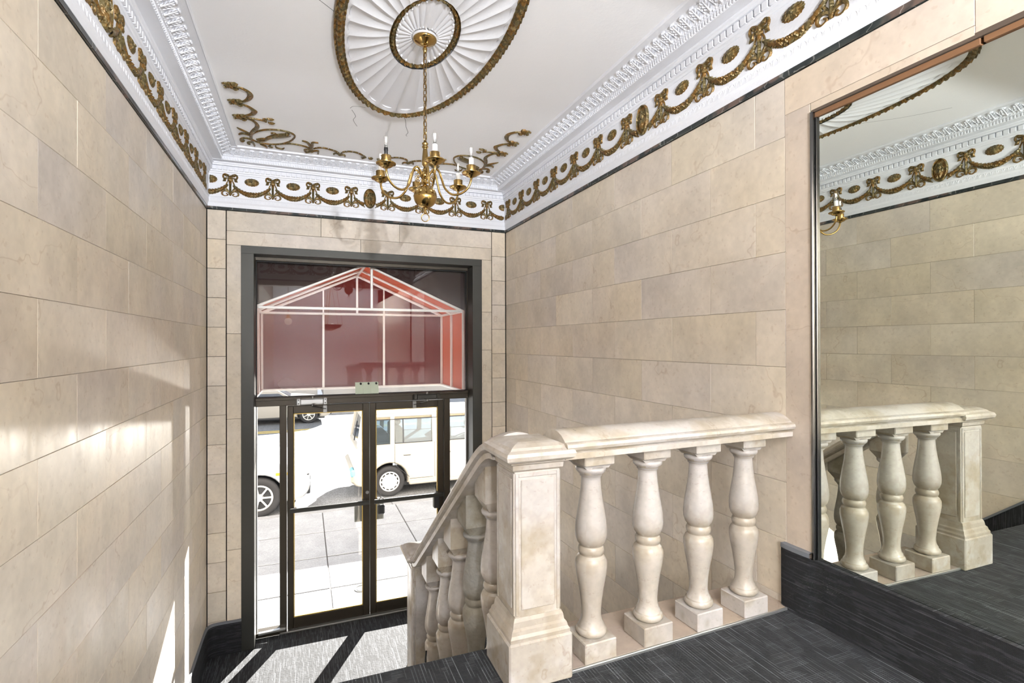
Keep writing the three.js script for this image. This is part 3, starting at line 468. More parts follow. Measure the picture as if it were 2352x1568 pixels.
// -- gilt scrollwork in the two ceiling corners over the door
{
  const t = struct('trim_5'), FLAT = new THREE.Matrix4().makeRotationX(Math.PI / 2).setPosition(0, YC, 0);
  const taper = (a, b) => u => mix(a, b, Math.sin(u * Math.PI));
  for (const s of [1, -1]) {
    const X = l => l.map(([x, z]) => [s > 0 ? x : 2.905 - x, z]);
    const add = (name, g) => put(name, merge(g).applyMatrix4(FLAT), M.gold, t), R = (l, w, h = 0.022, n = 18, c = false) => relief(X(l), w, h * 0.62, n + 6, c, 5), Bl = (x, z, a, b, h = 0.02, r = 0, wv = 0.16, lb = 5) => blob(s > 0 ? x : 2.905 - x, z, a, b, h * 0.7, s * r, 16, 4, wv, lb);
    const flower = (x, z) => [Bl(x, z, 0.03, 0.042, 0.03, 0.2), Bl(x + 0.03, z + 0.03, 0.022, 0.022, 0.03), Bl(x + 0.032, z - 0.035, 0.02, 0.018, 0.028), Bl(x - 0.03, z + 0.02, 0.02, 0.008, 0.02, 0.6), Bl(x - 0.028, z - 0.03, 0.014, 0.012, 0.022)];
    add('gilt_scroll', [R([[0.39, 1.467], [0.44, 1.449], [0.472, 1.4], [0.478, 1.347], [0.462, 1.291], [0.432, 1.246], [0.398, 1.22]], u => 0.012 + 0.030 * Math.sin(u * 3) ** 2), ...flower(0.362, 1.47)]);
    add('gilt_scroll', [R([[0.404, 1.193], [0.444, 1.165], [0.473, 1.114], [0.484, 1.083], [0.463, 1.027], [0.429, 0.995], [0.385, 0.965]], u => 0.014 + 0.028 * Math.sin(u * 3) ** 2), ...flower(0.364, 1.21)]);
    add('gilt_scroll', [R([[0.404, 0.947], [0.45, 0.916], [0.478, 0.845], [0.478, 0.775], [0.445, 0.686], [0.419, 0.598], [0.411, 0.48], [0.424, 0.338]], u => 0.014 + 0.024 * Math.sin(u * 3) ** 2, 0.024, 26), ...flower(0.364, 0.945)]);
    add('gilt_branch', [R([[0.398, 0.954], [0.46, 0.949], [0.529, 0.937], [0.555, 0.92]], 0.016), Bl(0.585, 0.985, 0.026, 0.012, 0.024, -0.1), Bl(0.588, 0.908, 0.026, 0.013, 0.024), Bl(0.545, 0.955, 0.016, 0.026, 0.026)]);
    add('gilt_leaf', [R([[0.41, 0.62], [0.37, 0.66], [0.325, 0.715]], taper(0.006, 0.02)), R([[0.41, 0.58], [0.36, 0.60], [0.322, 0.565]], taper(0.008, 0.03)), R([[0.412, 0.48], [0.37, 0.50], [0.33, 0.45], [0.32, 0.41]], taper(0.008, 0.03)), R([[0.42, 0.42], [0.385, 0.41], [0.372, 0.375], [0.39, 0.36]], 0.014), Bl(0.335, 0.43, 0.02, 0.024, 0.028)]);
    add('gilt_oval_frame', [R([[0.412, 0.5], [0.425, 0.60], [0.475, 0.69], [0.545, 0.755], [0.64, 0.785], [0.725, 0.76], [0.758, 0.697], [0.74, 0.61], [0.70, 0.53], [0.648, 0.47], [0.55, 0.425], [0.46, 0.435]], 0.015, 0.022, 48, true)]);
    add('gilt_figure', [Bl(0.70, 0.722, 0.018, 0.018, 0.034, 0, 0.05), R([[0.71, 0.70], [0.65, 0.655], [0.585, 0.61]], u => 0.06 + 0.025 * Math.sin(u * 3.1), 0.03), R([[0.60, 0.625], [0.555, 0.575], [0.525, 0.52]], u => 0.062 - 0.03 * u, 0.028), R([[0.54, 0.545], [0.50, 0.535], [0.455, 0.50]], 0.018, 0.024), R([[0.53, 0.51], [0.50, 0.485], [0.455, 0.475]], 0.016, 0.022), R([[0.62, 0.66], [0.60, 0.70], [0.575, 0.69]], 0.014, 0.024)]);
    add('gilt_leaf', [R([[0.47, 0.40], [0.51, 0.36], [0.525, 0.315]], taper(0.006, 0.024)), R([[0.56, 0.41], [0.545, 0.355], [0.575, 0.35]], taper(0.006, 0.022)), R([[0.60, 0.43], [0.60, 0.36], [0.65, 0.345], [0.668, 0.375]], taper(0.006, 0.016))]);
    add('gilt_garland', [R([[0.655, 0.475], [0.73, 0.505], [0.81, 0.492], [0.86, 0.46], [0.895, 0.40]], u => 0.014 + 0.014 * u)]);
    add('gilt_bow', [R([[0.892, 0.38], [0.885, 0.48], [0.85, 0.59], [0.815, 0.612]], taper(0.012, 0.026)), R([[0.892, 0.38], [0.897, 0.5], [0.905, 0.60], [0.945, 0.612]], taper(0.012, 0.026)), R([[0.885, 0.40], [0.84, 0.40], [0.845, 0.335], [0.89, 0.365]], 0.018), R([[0.90, 0.38], [0.945, 0.41], [0.95, 0.335]], 0.018), Bl(0.892, 0.385, 0.02, 0.03, 0.03)]);
    const seg = (l, n) => { const c = new THREE.CatmullRomCurve3(l.map(p => V(p[0], p[1], 0))); const o = []; for (let i = 0; i < n; i++) { const a = c.getPoint(i / n), b = c.getPoint((i + 0.45) / n), d = c.getPoint((i + 0.9) / n); o.push(R([[a.x, a.y], [b.x, b.y], [d.x, d.y]], u => 0.012 + 0.014 * Math.sin((i + u) / n * Math.PI), 0.02, 4)); } return o; };
    add('gilt_garland', [...seg([[0.91, 0.45], [0.95, 0.49], [1.0, 0.50], [1.06, 0.475], [1.107, 0.445], [1.14, 0.385]], 6)]);
    add('gilt_bow', [R([[1.14, 0.38], [1.10, 0.405], [1.085, 0.37]], 0.018), R([[1.14, 0.38], [1.175, 0.385], [1.185, 0.35]], 0.018), Bl(1.138, 0.385, 0.02, 0.018, 0.026)]);
    add('gilt_garland', [...seg([[1.145, 0.39], [1.165, 0.46], [1.217, 0.495], [1.275, 0.49], [1.33, 0.445], [1.372, 0.392]], 6), R([[1.37, 0.40], [1.34, 0.36], [1.33, 0.40]], 0.016), Bl(1.413, 0.385, 0.022, 0.022, 0.026)]);
  }
}

// ---------------------------------------------------------------- entrance: bronze frame, transom window, sidelights, two glazed doors
const ZF = -0.17;                                    // face of the frame
{
  const casing = struct('trim_6');
  const cz = [-0.30, 0.012];
  put('casing_post', merge([bx(0.283, 0.392, 0, 3.772, 0.0, 0.014, 0.003), bx(0.376, 0.392, 0, 3.69, cz[0], 0.006, 0.002)]), M.bronzeLight, casing);
  put('casing_post', merge([bx(2.535, 2.642, 0, 3.772, 0.0, 0.014, 0.003), bx(2.535, 2.551, 0, 3.69, cz[0], 0.006, 0.002)]), M.bronzeLight, casing);
  put('casing_head', merge([bx(0.283, 2.642, 3.70, 3.774, 0.0, 0.016, 0.003), bx(0.376, 2.551, 3.70, 3.715, cz[0], 0.006, 0.002)]), M.bronzeLight, casing);
  const fr = struct('trim_7');
  const P = (n, ...a) => put(n, bx(...a, 0.004), M.bronze, fr);
  P('frame_post', 0.344, 0.392, 0, 3.71, -0.26, ZF + 0.0); P('frame_post', 2.53, 2.58, 0, 3.71, -0.26, ZF);
  P('frame_head', 0.36, 2.56, 3.668, 3.72, -0.26, ZF);
  P('transom_bar', 0.39, 2.535, 2.243, 2.326, -0.27, ZF + 0.008); put('transom_lip', bx(0.39, 2.535, 2.30, 2.328, -0.2, ZF + 0.03, 0.004), M.bronze, fr);
  P('door_jamb', 0.602, 0.666, 0, 2.25, -0.27, ZF); P('door_jamb', 2.264, 2.328, 0, 2.25, -0.27, ZF);
  put('sidelight_sill', bx(0.39, 0.604, 0, 0.045, -0.27, ZF + 0.01, 0.004), M.bronze, fr); put('sidelight_sill', bx(2.326, 2.535, 0, 0.045, -0.27, ZF + 0.01, 0.004), M.bronze, fr);
  put('threshold', bx(0.60, 2.33, -0.01, 0.014, -0.28, -0.155, 0.006), M.steel, fr);
  put('loose_sill_strip', bx(0.415, 0.66, 0.03, 0.05, -0.165, -0.125, 0.004).applyMatrix4(new THREE.Matrix4().makeRotationZ(0.03)), M.alu, fr);
  const pane = (name, parent, x0, x1, y0, y1, z, dustHaze) => {
    const g = new THREE.PlaneGeometry(x1 - x0, y1 - y0).translate((x0 + x1) / 2, (y0 + y1) / 2, z); put(name, g, M.glass, parent);
    if (dustHaze) { const d = new THREE.PlaneGeometry(x1 - x0, y1 - y0).translate((x0 + x1) / 2, (y0 + y1) / 2, z - 0.004); const m = put('dust_haze_film', d, dustHaze, parent); m.castShadow = false; }
  };
  const w1 = struct('window_1'); pane('glass_pane', w1, 0.388, 2.535, 2.322, 3.672, -0.225, M.dustHaze);
  const stop = (p, x0, x1, y0, y1) => { for (const a of [[x0, x0 + 0.012, y0, y1], [x1 - 0.012, x1, y0, y1], [x0, x1, y0, y0 + 0.012], [x0, x1, y1 - 0.012, y1]]) put('glazing_bead', bx(...a, -0.225, -0.2, 0.002), M.rubber, p); };
  stop(w1, 0.388, 2.535, 2.322, 3.672);
  const w2 = struct('window_2'); pane('glass_pane', w2, 0.388, 0.606, 0.04, 2.248, -0.225, M.dustHaze2); put('glazing_bead', bx(0.39, 0.402, 0.045, 2.245, -0.23, -0.19, 0.002), M.alu, w2);
  const w3 = struct('window_3'); pane('glass_pane', w3, 2.324, 2.535, 0.04, 2.248, -0.225, M.dustHaze2); put('glazing_bead', bx(2.515, 2.53, 0.045, 2.245, -0.23, -0.19, 0.002), M.alu, w3);
  const leaf = (id, x0, x1, gx0, gx1, barL, barR) => {
    const d = struct(id), z0 = -0.235, z1 = -0.19, D = (n, ...a) => put(n, bx(...a, 0.004), M.bronze, d);
    D('stile', x0, gx0, 0.018, 2.235, z0, z1); D('stile', gx1, x1, 0.018, 2.235, z0, z1); D('top_rail', gx0, gx1, 2.16, 2.235, z0, z1); D('bottom_rail', gx0, gx1, 0.018, 0.125, z0, z1);
    for (const a of [[gx0, gx0 + 0.010, 0.125, 2.16], [gx1 - 0.010, gx1, 0.125, 2.16], [gx0, gx1, 0.125, 0.135], [gx0, gx1, 2.15, 2.16]]) put('glazing_bead', bx(...a, -0.22, -0.195, 0.002), M.bead, d);
    pane('glass_pane', d, gx0, gx1, 0.125, 2.16, -0.215, M.dustHaze2);
    const b = put('push_bar', bx(barL, barR, 1.19, 1.232, -0.135, -0.105, 0.006), M.bronzeLight, d);
    for (const x of [barL + 0.05, barR - 0.05]) put('bracket', bx(x - 0.016, x + 0.016, 1.186, 1.236, -0.19, -0.13, 0.004), M.bronze, d);
    return d;
  };
  const d1 = leaf('door_1', 0.672, 1.464, 0.728, 1.398, 0.695, 1.452), d2 = leaf('door_2', 1.468, 2.26, 1.528, 2.196, 1.50, 2.24);
  for (const [d, x] of [[d1, 1.36], [d2, 1.572]]) put('outside_pull_plate', bx(x - 0.045, x + 0.045, 0.985, 1.175, -0.262, -0.236, 0.005), M.boxgrey, d);
  put('lock_cylinder', (() => { const g = boxuv(new THREE.CylinderGeometry(0.017, 0.019, 0.014, 20).rotateX(Math.PI / 2)); return g.translate(1.44, 1.30, -0.186); })(), M.steel, d1);
}
function closer(label, x, mat, flip) {
  const t = thing('door_closer', label, 'door closer', [x, 2.282, -0.16], undefined), s = flip;
  put('body', merge([bx(-0.112, 0.112, -0.03, 0.028, -0.006, 0.048, 0.012)]), mat, t);
  for (const e of [-1, 1]) put('end_cap', bx(e * 0.125 - 0.02, e * 0.125 + 0.02, -0.034, 0.032, -0.006, 0.05, 0.008), mat, t);
  for (const e of [-1, 1]) for (const y of [-0.018, 0.016]) put('screw', boxuv(new THREE.CylinderGeometry(0.006, 0.006, 0.006, 10).rotateX(Math.PI / 2).translate(e * 0.125, y, 0.051)), M.darkmetal, t);
  put('spindle', boxuv(new THREE.CylinderGeometry(0.013, 0.013, 0.10, 14).translate(0.005, -0.0, 0.024)), M.steel, t);
  put('arm', rod([0.005, -0.052, 0.024], [s * 0.085, -0.058, 0.11], 0.024, 0.007), M.darkmetal, t); put('arm', rod([s * 0.085, -0.066, 0.11], [s * 0.125, -0.085, -0.012], 0.022, 0.007), M.darkmetal, t);
  put('foot', bx(s * 0.125 - 0.02, s * 0.125 + 0.02, -0.125, -0.05, -0.03, -0.012, 0.003), M.steel, t);
}
closer('silver door closer on the transom bar over the left glass door', 0.90, M.alu, 1);
closer('door closer coloured dark for its shade on the transom bar over the right glass door', 2.06, M.bronzeLight, -1);  // silver closer, its shade put into a darker metal colour
{
  const t = thing('key_box', 'small black key box hanging by a shackle from the right door push bar', 'key box', [1.575, 1.075, -0.118]);
  put('case', bx(-0.034, 0.034, 0, 0.10, -0.018, 0.018, 0.012), M.boxblack, t); put('shackle', tube([[-0.018, 0.10, 0], [-0.018, 0.16, 0], [0, 0.175, 0.0], [0.018, 0.16, 0], [0.018, 0.10, 0]], 0.0045, 20, 8), M.steel, t);
  const u = thing('strike_box', 'grey and black lock box fixed at the hinge end of the right push bar', 'lock box', [2.165, 1.065, -0.155]);
  put('case', bx(-0.03, 0.03, 0, 0.135, -0.02, 0.035, 0.008), M.boxblack, u); put('cover', bx(-0.034, -0.026, 0.01, 0.125, -0.015, 0.032, 0.002), M.boxgrey, u); put('cable', tube([[0, 0.13, 0], [0.004, 0.18, -0.008], [0, 0.23, -0.02]], 0.005, 14, 6), M.rubber, u);
  const p = thing('folded_leaflet', 'pale green folded leaflet propped at the foot of the transom window', 'leaflet', [1.44, 2.332, -0.175]);
  const g = []; for (let i = 0; i < 3; i++) g.push(bx(-0.118 + i * 0.079, -0.118 + (i + 1) * 0.079 - 0.001, 0, 0.125, -0.001, 0.001, 0.0004).applyMatrix4(new THREE.Matrix4().makeRotationX(-0.32).setPosition(0, 0, (i % 2) * 0.002)));
  g.forEach((q, i) => put('panel', q, M.paper, p)); for (let i = 0; i < 3; i++) put('tab', blob(0, 0, 0.011, 0.013, 0.002, 0, 12, 2).applyMatrix4(new THREE.Matrix4().makeRotationX(-0.32).setPosition(-0.062 + i * 0.079, 0.104, -0.028)), M.rubber, p);
}
// ---------------------------------------------------------------- stone balustrade
function balGeo(k = 1) {                             // turned body of a baluster from its foot (y = 0) to below the cap block
  const p = [[0.0005, 0], [0.052, 0], [0.06, 0.008], [0.0615, 0.018], [0.056, 0.029], [0.05, 0.032], [0.0495, 0.042], [0.043, 0.052], [0.039, 0.072], [0.0385, 0.095], [0.042, 0.135], [0.05, 0.19], [0.0585, 0.235], [0.0635, 0.272], [0.063, 0.296], [0.056, 0.312], [0.047, 0.32], [0.0465, 0.324], [0.05, 0.328], [0.0525, 0.337], [0.0525, 0.346], [0.049, 0.355], [0.0465, 0.358], [0.047, 0.362], [0.056, 0.374], [0.0625, 0.395], [0.0638, 0.418], [0.061, 0.455], [0.054, 0.50], [0.0465, 0.545], [0.041, 0.59], [0.0385, 0.625], [0.0385, 0.638], [0.044, 0.641], [0.045, 0.648], [0.05, 0.652], [0.059, 0.662], [0.0605, 0.672], [0.055, 0.682], [0.0005, 0.684]];
  return lathe(p.map(([r, y]) => [r, y * k]), 36);
}
const balG = balGeo(1), SK = -0.036, zB = x => 3.637 + SK * (x - 1.8), skew = new THREE.Matrix4().makeRotationY(Math.atan(-SK));
const AG = [std([218, 218, 218], 0.26, 0, { map: T.aged }), std([211, 210, 208], 0.3, 0, { map: T.aged }), std([223, 223, 222], 0.24, 0, { map: T.aged })];
{ // curb stone the landing balusters stand on, with the carpet's metal edging
  const c = struct('curb'), a = new THREE.Matrix4().makeRotationY(Math.atan(-SK));
  put('curb_stone', bx(1.70, W, YUP - 0.12, YUP + 0.008, 3.40, 3.60, 0.004, 1, 2), M.agedPink, c);
  put('curb_stone', bx(0, 1.19, -0.1, 0.009, -0.12, 0.070, 0.003, 4, 2).applyMatrix4(a).translate(1.74, YUP, 3.639), M.agedPink, c);
  put('edging', bx(0, 1.19, -0.02, 0.0105, 0.070, 0.080, 0.002).applyMatrix4(a).translate(1.74, YUP, 3.639), M.alu, c);
}
{
  const kinds = ['beside the tall newel post', 'second from the tall newel post', 'third from the tall newel post', 'next to the wall by the mirror'];
  [1.892, 2.17, 2.445, 2.716].forEach((x, i) => {
    const t = thing('landing_baluster', 'cream turned stone baluster under the level handrail, ' + kinds[i], 'baluster', [x, YUP + 0.008, zB(x)], 'balusters of the landing');
    t.rotation.y = Math.atan(-SK);
    put('plinth', bx(-0.072, 0.072, 0, 0.078, -0.072, 0.072, 0.004, i, i * 0.3), AG[i % 3], t);
    const b = put('turned_body', balG, AG[(i + 1) % 3], t); b.position.y = 0.078; b.scale.y = 0.974; b.rotation.y = i * 1.3;
    put('abacus', bx(-0.068, 0.068, 0.752, 0.793, -0.068, 0.068, 0.004, i, 0.5), AG[i % 3], t); put('abacus_bed', prism([[-0.066, 0.753], [-0.05, 0.738], [0.05, 0.738], [0.066, 0.753]], 0.1, (a, b, u) => [a, b, u - 0.05]), AG[i % 3], t);
  });
}
const railProf = [[-0.092, 0], [0.092, 0], [0.094, 0.022], [0.084, 0.026], [0.09, 0.030], [0.103, 0.036], [0.109, 0.047], [0.106, 0.058], [0.096, 0.064], [0.088, 0.064], [0.082, 0.070], [0.06, 0.086], [0.03, 0.097], [0, 0.101], [-0.03, 0.097], [-0.06, 0.086], [-0.082, 0.070], [-0.088, 0.064], [-0.096, 0.064], [-0.106, 0.058], [-0.109, 0.047], [-0.103, 0.036], [-0.09, 0.030], [-0.084, 0.026], [-0.094, 0.022]];
{
  const t = thing('landing_handrail', 'level cream stone handrail from the tall newel post to the wall', 'handrail', [1.725, YUP + 0.802, zB(1.725)]); t.rotation.y = Math.atan(-SK);
  put('rail', toCreasedNormals(prism(railProf, 1.21, (a, b, u) => [u, b, a]), 0.6), M.aged, t);
  put('joint', relief([[0.02, 0], [0.024, 0.05], [0.016, 0.1]], 0.002, 0.001, 6).applyMatrix4(new THREE.Matrix4().makeRotationX(-Math.PI / 2).setPosition(0.05, 0.099, 0.05)), M.darkmetal, t);
}
function newel(label, x, y, z, h, capMat) {           // shaft with sunk panels on a moulded plinth, hipped cap
  const t = thing('newel_post', label, 'newel post', [x, y, z]);
  put('plinth', bx(-0.126, 0.126, 0, 0.17, -0.126, 0.126, 0.006, x, z), AG[0], t);
  const st = [[0.118, 0.17], [0.118, 0.182], [0.112, 0.192], [0.109, 0.205], [0.102, 0.212], [0.099, 0.232], [0.0935, 0.245]], P = [];
  const sq = (r, yy) => [[-r, yy, -r], [r, yy, -r], [r, yy, r], [-r, yy, r]];
  const stack = s => { const P = []; for (let i = 0; i + 1 < s.length; i++) { const A = sq(...s[i]), B = sq(...s[i + 1]); for (let k = 0; k < 4; k++) { const l = (k + 1) % 4; P.push(...A[k], ...B[l], ...A[l], ...A[k], ...B[k], ...B[l]); } } const C = sq(...s[s.length - 1]); P.push(...C[0], ...C[2], ...C[1], ...C[0], ...C[3], ...C[2]); return fromTris(P, x, z); };
  put('base_moulding', stack(st), AG[1], t);
  const hs = h - 0.13; put('shaft', bx(-0.091, 0.091, 0.235, hs, -0.091, 0.091, 0.003, x + 1, z), AG[2], t);
  for (let k = 0; k < 4; k++) { // raised panel with a sunk margin on each face
    const fr = [bx(-0.067, 0.067, 0.27, hs - 0.035, 0.09, 0.0955, 0.004, k, x)];
    put('panel', merge(fr).applyMatrix4(new THREE.Matrix4().makeRotationY(k * Math.PI / 2)), AG[k % 3], t);
    put('panel_margin', merge([bx(-0.0885, -0.076, 0.25, hs - 0.012, 0.088, 0.0945, 0.002), bx(0.076, 0.0885, 0.25, hs - 0.012, 0.088, 0.0945, 0.002), bx(-0.076, 0.076, hs - 0.026, hs - 0.012, 0.088, 0.0945, 0.002)]).applyMatrix4(new THREE.Matrix4().makeRotationY(k * Math.PI / 2)), AG[k % 3], t);
  }
  put('neck_moulding', stack([[0.091, hs - 0.006], [0.100, hs + 0.002], [0.102, hs + 0.02], [0.112, hs + 0.026], [0.112, hs + 0.030]]), AG[1], t);
  put('cap', stack([[0.10, hs + 0.028], [0.124, hs + 0.034], [0.134, hs + 0.042], [0.138, hs + 0.056], [0.133, hs + 0.068], [0.122, hs + 0.073], [0.117, hs + 0.075], [0.108, hs + 0.084], [0.086, hs + 0.094], [0.07, hs + 0.098], [0.03, hs + 0.101]]), capMat, t);
  return t;
}
newel('tall cream stone newel post with panelled faces at the head of the stairs', 1.626, YUP, 3.615, 0.905, M.aged);
newel('low stone newel post at the foot of the stairs nearest the doors', 1.612, 0.20, 1.76, 1.255, M.aged);
{ // raking handrail, its upper end sweeping up into the newel cap
  const t = thing('raking_handrail', 'sloping cream stone handrail running down beside the stairs', 'handrail', [1.617, 0, 0]);
  const path = [[1.845, 1.335], [1.90, 1.338], [1.98, 1.372], [2.10, 1.455], [3.25, 2.268], [3.38, 2.355], [3.46, 2.392], [3.53, 2.40]], c = new THREE.CatmullRomCurve3(path.map(([z, y]) => V(0, y, z)), false, 'centripetal'), n = 40, R = [], P = [];
  for (let i = 0; i <= n; i++) { const p = c.getPointAt(i / n), d = c.getTangentAt(i / n), nx = V(0, d.z, -d.y); R.push(railProf.map(([a, b]) => [a * 1.1, p.y + nx.y * b, p.z + nx.z * b])); }
  const m = railProf.length;
  for (let i = 0; i < n; i++) for (let k = 0; k < m; k++) { const l = (k + 1) % m, A = R[i][k], B = R[i + 1][k], C = R[i + 1][l], D = R[i][l]; P.push(...A, ...B, ...C, ...A, ...C, ...D); }
  for (const [r, f] of [[R[0], 0], [R[n], 1]]) for (let k = 1; k + 1 < m; k++) P.push(...r[0], ...(f ? r[k + 1] : r[k]), ...(f ? r[k] : r[k + 1]));
  put('rail', toCreasedNormals(fromTris(P), 0.6), M.aged, t);
}
{
  const zs = [3.262, 2.975, 2.69, 2.41, 2.10], yb = [2.145, 1.945, 1.74, 1.535, 1.315], mats = [AG[0], M.greyStone, AG[1], AG[2], AG[1]];
  const lab = ['cream raking baluster half hidden behind the tall newel post', 'grey unpolished replacement baluster among the cream raking balusters', 'cream raking baluster just below the grey one', 'cream raking baluster second from the low newel post', 'cream raking baluster with a black cable round its foot, next to the low newel post'];
  const g = balGeo(1);
  zs.forEach((z, i) => {
    const t = thing('raking_baluster', lab[i], 'baluster', [1.622, yb[i] - 0.70, z], 'balusters of the stair');
    const b = put('turned_body', g, mats[i], t); b.rotation.y = i; b.scale.set(1.06, 0.995, 1.06); b.position.y = 0;
    // tall cap block, top cut to the slope, its foot chamfered
    const ytop = zz => 1.455 + 0.7065 * (zz - 2.10) - yb[i] + 0.70, w = 0.073, Q = [], sq = (r, y, f) => [[-r, y, -r], [r, y, -r], [r, f ? ytop(z + r) + 0.012 : y, r], [-r, f ? ytop(z + r) + 0.012 : y, r]];
    const top = sq(w, 0, 1); top[0][1] = top[1][1] = ytop(z - w) + 0.012;
    const rings = [sq(0.044, 0.672), sq(0.05, 0.684), sq(w, 0.722), top];
    for (let r = 0; r < 3; r++) for (let k = 0; k < 4; k++) { const l = (k + 1) % 4, A = rings[r], B = rings[r + 1]; Q.push(...A[k], ...B[l], ...A[l], ...A[k], ...B[k], ...B[l]); }
    Q.push(...top[0], ...top[2], ...top[1], ...top[0], ...top[3], ...top[2], ...rings[0][0], ...rings[0][1], ...rings[0][2], ...rings[0][0], ...rings[0][2], ...rings[0][3]);
    const cb = fromTris(Q, i, 0.3);
    put('cap_block', cb, mats[i], t);
    put('foot_block', bx(-w, w, -0.16, 0.002, -w, w, 0.004, i, 1), mats[i], t);
    if (i === 4) put('cable', tube([[-0.066, 0.27, 0.03], [-0.075, 0.20, 0.065], [-0.03, 0.15, 0.085], [0.04, 0.14, 0.08], [0.075, 0.17, 0.04]], 0.0055, 30, 8), M.rubber, t);
  });
}
// ---------------------------------------------------------------- mirror
{
  const t = thing('wall_mirror', 'tall frameless mirror set into the right wall above the carpet base', 'mirror', [W + 0.02, 1.86, 3.79]);
  put('mirror_glass', bx(-0.004, 0.004, 0, 1.99, 0.012, 1.46, 0.0015), M.mirror, t);
  put('edge_strip', bx(-0.028, -0.006, 0.02, 2.02, -0.004, 0.012, 0.004), M.chrome, t); put('edge_strip', bx(-0.012, 0.0, 0.02, 2.0, 0.013, 0.019, 0.002), M.chrome, t);
  put('wood_batten', bx(-0.012, 0.008, 1.992, 2.014, 0.0, 0.62, 0.001), M.wood, t); put('wood_batten', bx(-0.012, 0.008, 1.994, 2.014, 0.63, 1.46, 0.001), M.wood, t);
  put('dark_fillet', bx(-0.02, 0.008, 2.015, 2.034, 0, 1.46, 0.001), M.woodDark, t);
}
// ---------------------------------------------------------------- chandelier
{
  const t = thing('chandelier', 'polished brass six armed chandelier hanging on a chain from the ceiling medallion', 'chandelier', [1.467, 0, 2.536]);
  const cy = 4.572;
  put('canopy', crLathe([[0.0005, cy - 0.034], [0.02, cy - 0.032], [0.05, cy - 0.018], [0.060, cy - 0.012], [0.066, cy - 0.004], [0.066, cy + 0.003], [0.06, cy + 0.008]], 40), M.brass, t);
  put('canopy_loop', lathe([[0.0005, cy - 0.078], [0.009, cy - 0.076], [0.010, cy - 0.062], [0.013, cy - 0.058], [0.013, cy - 0.05], [0.007, cy - 0.047], [0.007, cy - 0.04], [0.0005, cy - 0.04]], 20), M.brass, t);
  const y0 = 4.005, y1 = cy - 0.07, n = 14, pitch = (y1 - y0) / n, L = pitch / 2 + 0.006;
  const link = tube(Array.from({ length: 14 }, (_, i) => { const a = i / 14 * 2 * Math.PI; return [Math.cos(a) * 0.0098, Math.sin(a) * (L - 0.0) + (Math.sin(a) > 0 ? 0.0 : 0), 0]; }), 0.0028, 28, 6, true);
  for (let i = 0; i < n; i++) { const m = put('chain_link', link, i < 2 ? M.brass : M.chainBrown, t); m.position.y = y0 + (i + 0.5) * pitch; m.rotation.y = (i % 2) * Math.PI / 2 + 0.5 + rr(-0.12, 0.12); }
  put('flex', tube([[0.004, y0 - 0.01, 0], [-0.006, y0 + 0.12, 0.003], [0.006, y0 + 0.26, 0], [-0.005, y0 + 0.4, -0.003], [0, y1 + 0.02, 0]], 0.0026, 60, 6), M.chainBrown, t);
  put('stem', lathe([[0.0005, 4.003], [0.008, 4.0], [0.010, 3.99], [0.017, 3.986], [0.018, 3.981], [0.014, 3.976], [0.015, 3.970], [0.018, 3.966], [0.018, 3.961], [0.013, 3.957], [0.012, 3.952], [0.0135, 3.94], [0.017, 3.90], [0.0185, 3.875], [0.016, 3.86], [0.010, 3.852], [0.008, 3.84], [0.0005, 3.838]].reverse(), 28), M.brassOld, t);
  put('hub', lathe([[0.0005, 3.845], [0.012, 3.842], [0.016, 3.834], [0.012, 3.828], [0.026, 3.822], [0.028, 3.81], [0.028, 3.796], [0.022, 3.786], [0.013, 3.78], [0.012, 3.770], [0.018, 3.766], [0.018, 3.760], [0.009, 3.756], [0.009, 3.745], [0.0005, 3.744]].reverse(), 30), M.brass, t);
  put('ball', boxuv(new THREE.SphereGeometry(0.0655, 48, 32).translate(0, 3.684, 0)), M.brass, t);
  put('ball_seam', boxuv(new THREE.TorusGeometry(0.0657, 0.0012, 6, 48).rotateX(Math.PI / 2).translate(0, 3.684, 0)), M.brassOld, t);
  put('finial', lathe([[0.0005, 3.622], [0.012, 3.62], [0.013, 3.614], [0.007, 3.61], [0.0065, 3.602], [0.011, 3.597], [0.009, 3.590], [0.0005, 3.587]].reverse(), 22), M.brass, t);
  put('ring', boxuv(new THREE.TorusGeometry(0.0215, 0.0026, 10, 40).rotateY(-0.35).translate(0, 3.565, 0)), M.brass, t);
  const RAD = 0.268, pan = 3.784;
  const armG = tube([[0.022, 3.80, 0], [0.036, 3.822, 0], [0.055, 3.838, 0], [0.078, 3.826, 0], [0.096, 3.78, 0], [0.118, 3.722, 0], [0.158, 3.688, 0], [0.208, 3.690, 0], [0.246, 3.716, 0], [0.264, 3.752, 0], [RAD, pan, 0]], 0.0062, 64, 10);
  const scrollG = merge([0, 1].map(k => tube(Array.from({ length: 16 }, (_, i) => { const a = i / 15 * 4.9 + (k ? Math.PI : 0.2), r = 0.006 + 0.013 * i / 15; return [0.048 + Math.cos(a) * r + (k ? -0.006 : 0.004), 3.796 + Math.sin(a) * r - (k ? 0.02 : 0), 0]; }), 0.0022, 26, 5)));
  const panG = lathe([[0.0005, -0.012], [0.009, -0.011], [0.013, -0.005], [0.026, -0.002], [0.034, 0.003], [0.036, 0.008], [0.05, 0.012], [0.0525, 0.016], [0.051, 0.019], [0.036, 0.015], [0.02, 0.013], [0.0005, 0.012]], 40);
  const cupG = lathe([[0.0005, 0.012], [0.020, 0.012], [0.0265, 0.016], [0.0265, 0.052], [0.0275, 0.056], [0.026, 0.058], [0.014, 0.056], [0.0005, 0.056]], 32);
  const candG = lathe([[0.0005, 0.056], [0.0135, 0.056], [0.0135, 0.098], [0.012, 0.10], [0.0005, 0.10]], 24), thinG = lathe([[0.0005, 0.056], [0.009, 0.056], [0.0095, 0.082], [0.011, 0.085], [0.0105, 0.10], [0.0005, 0.10]], 20);
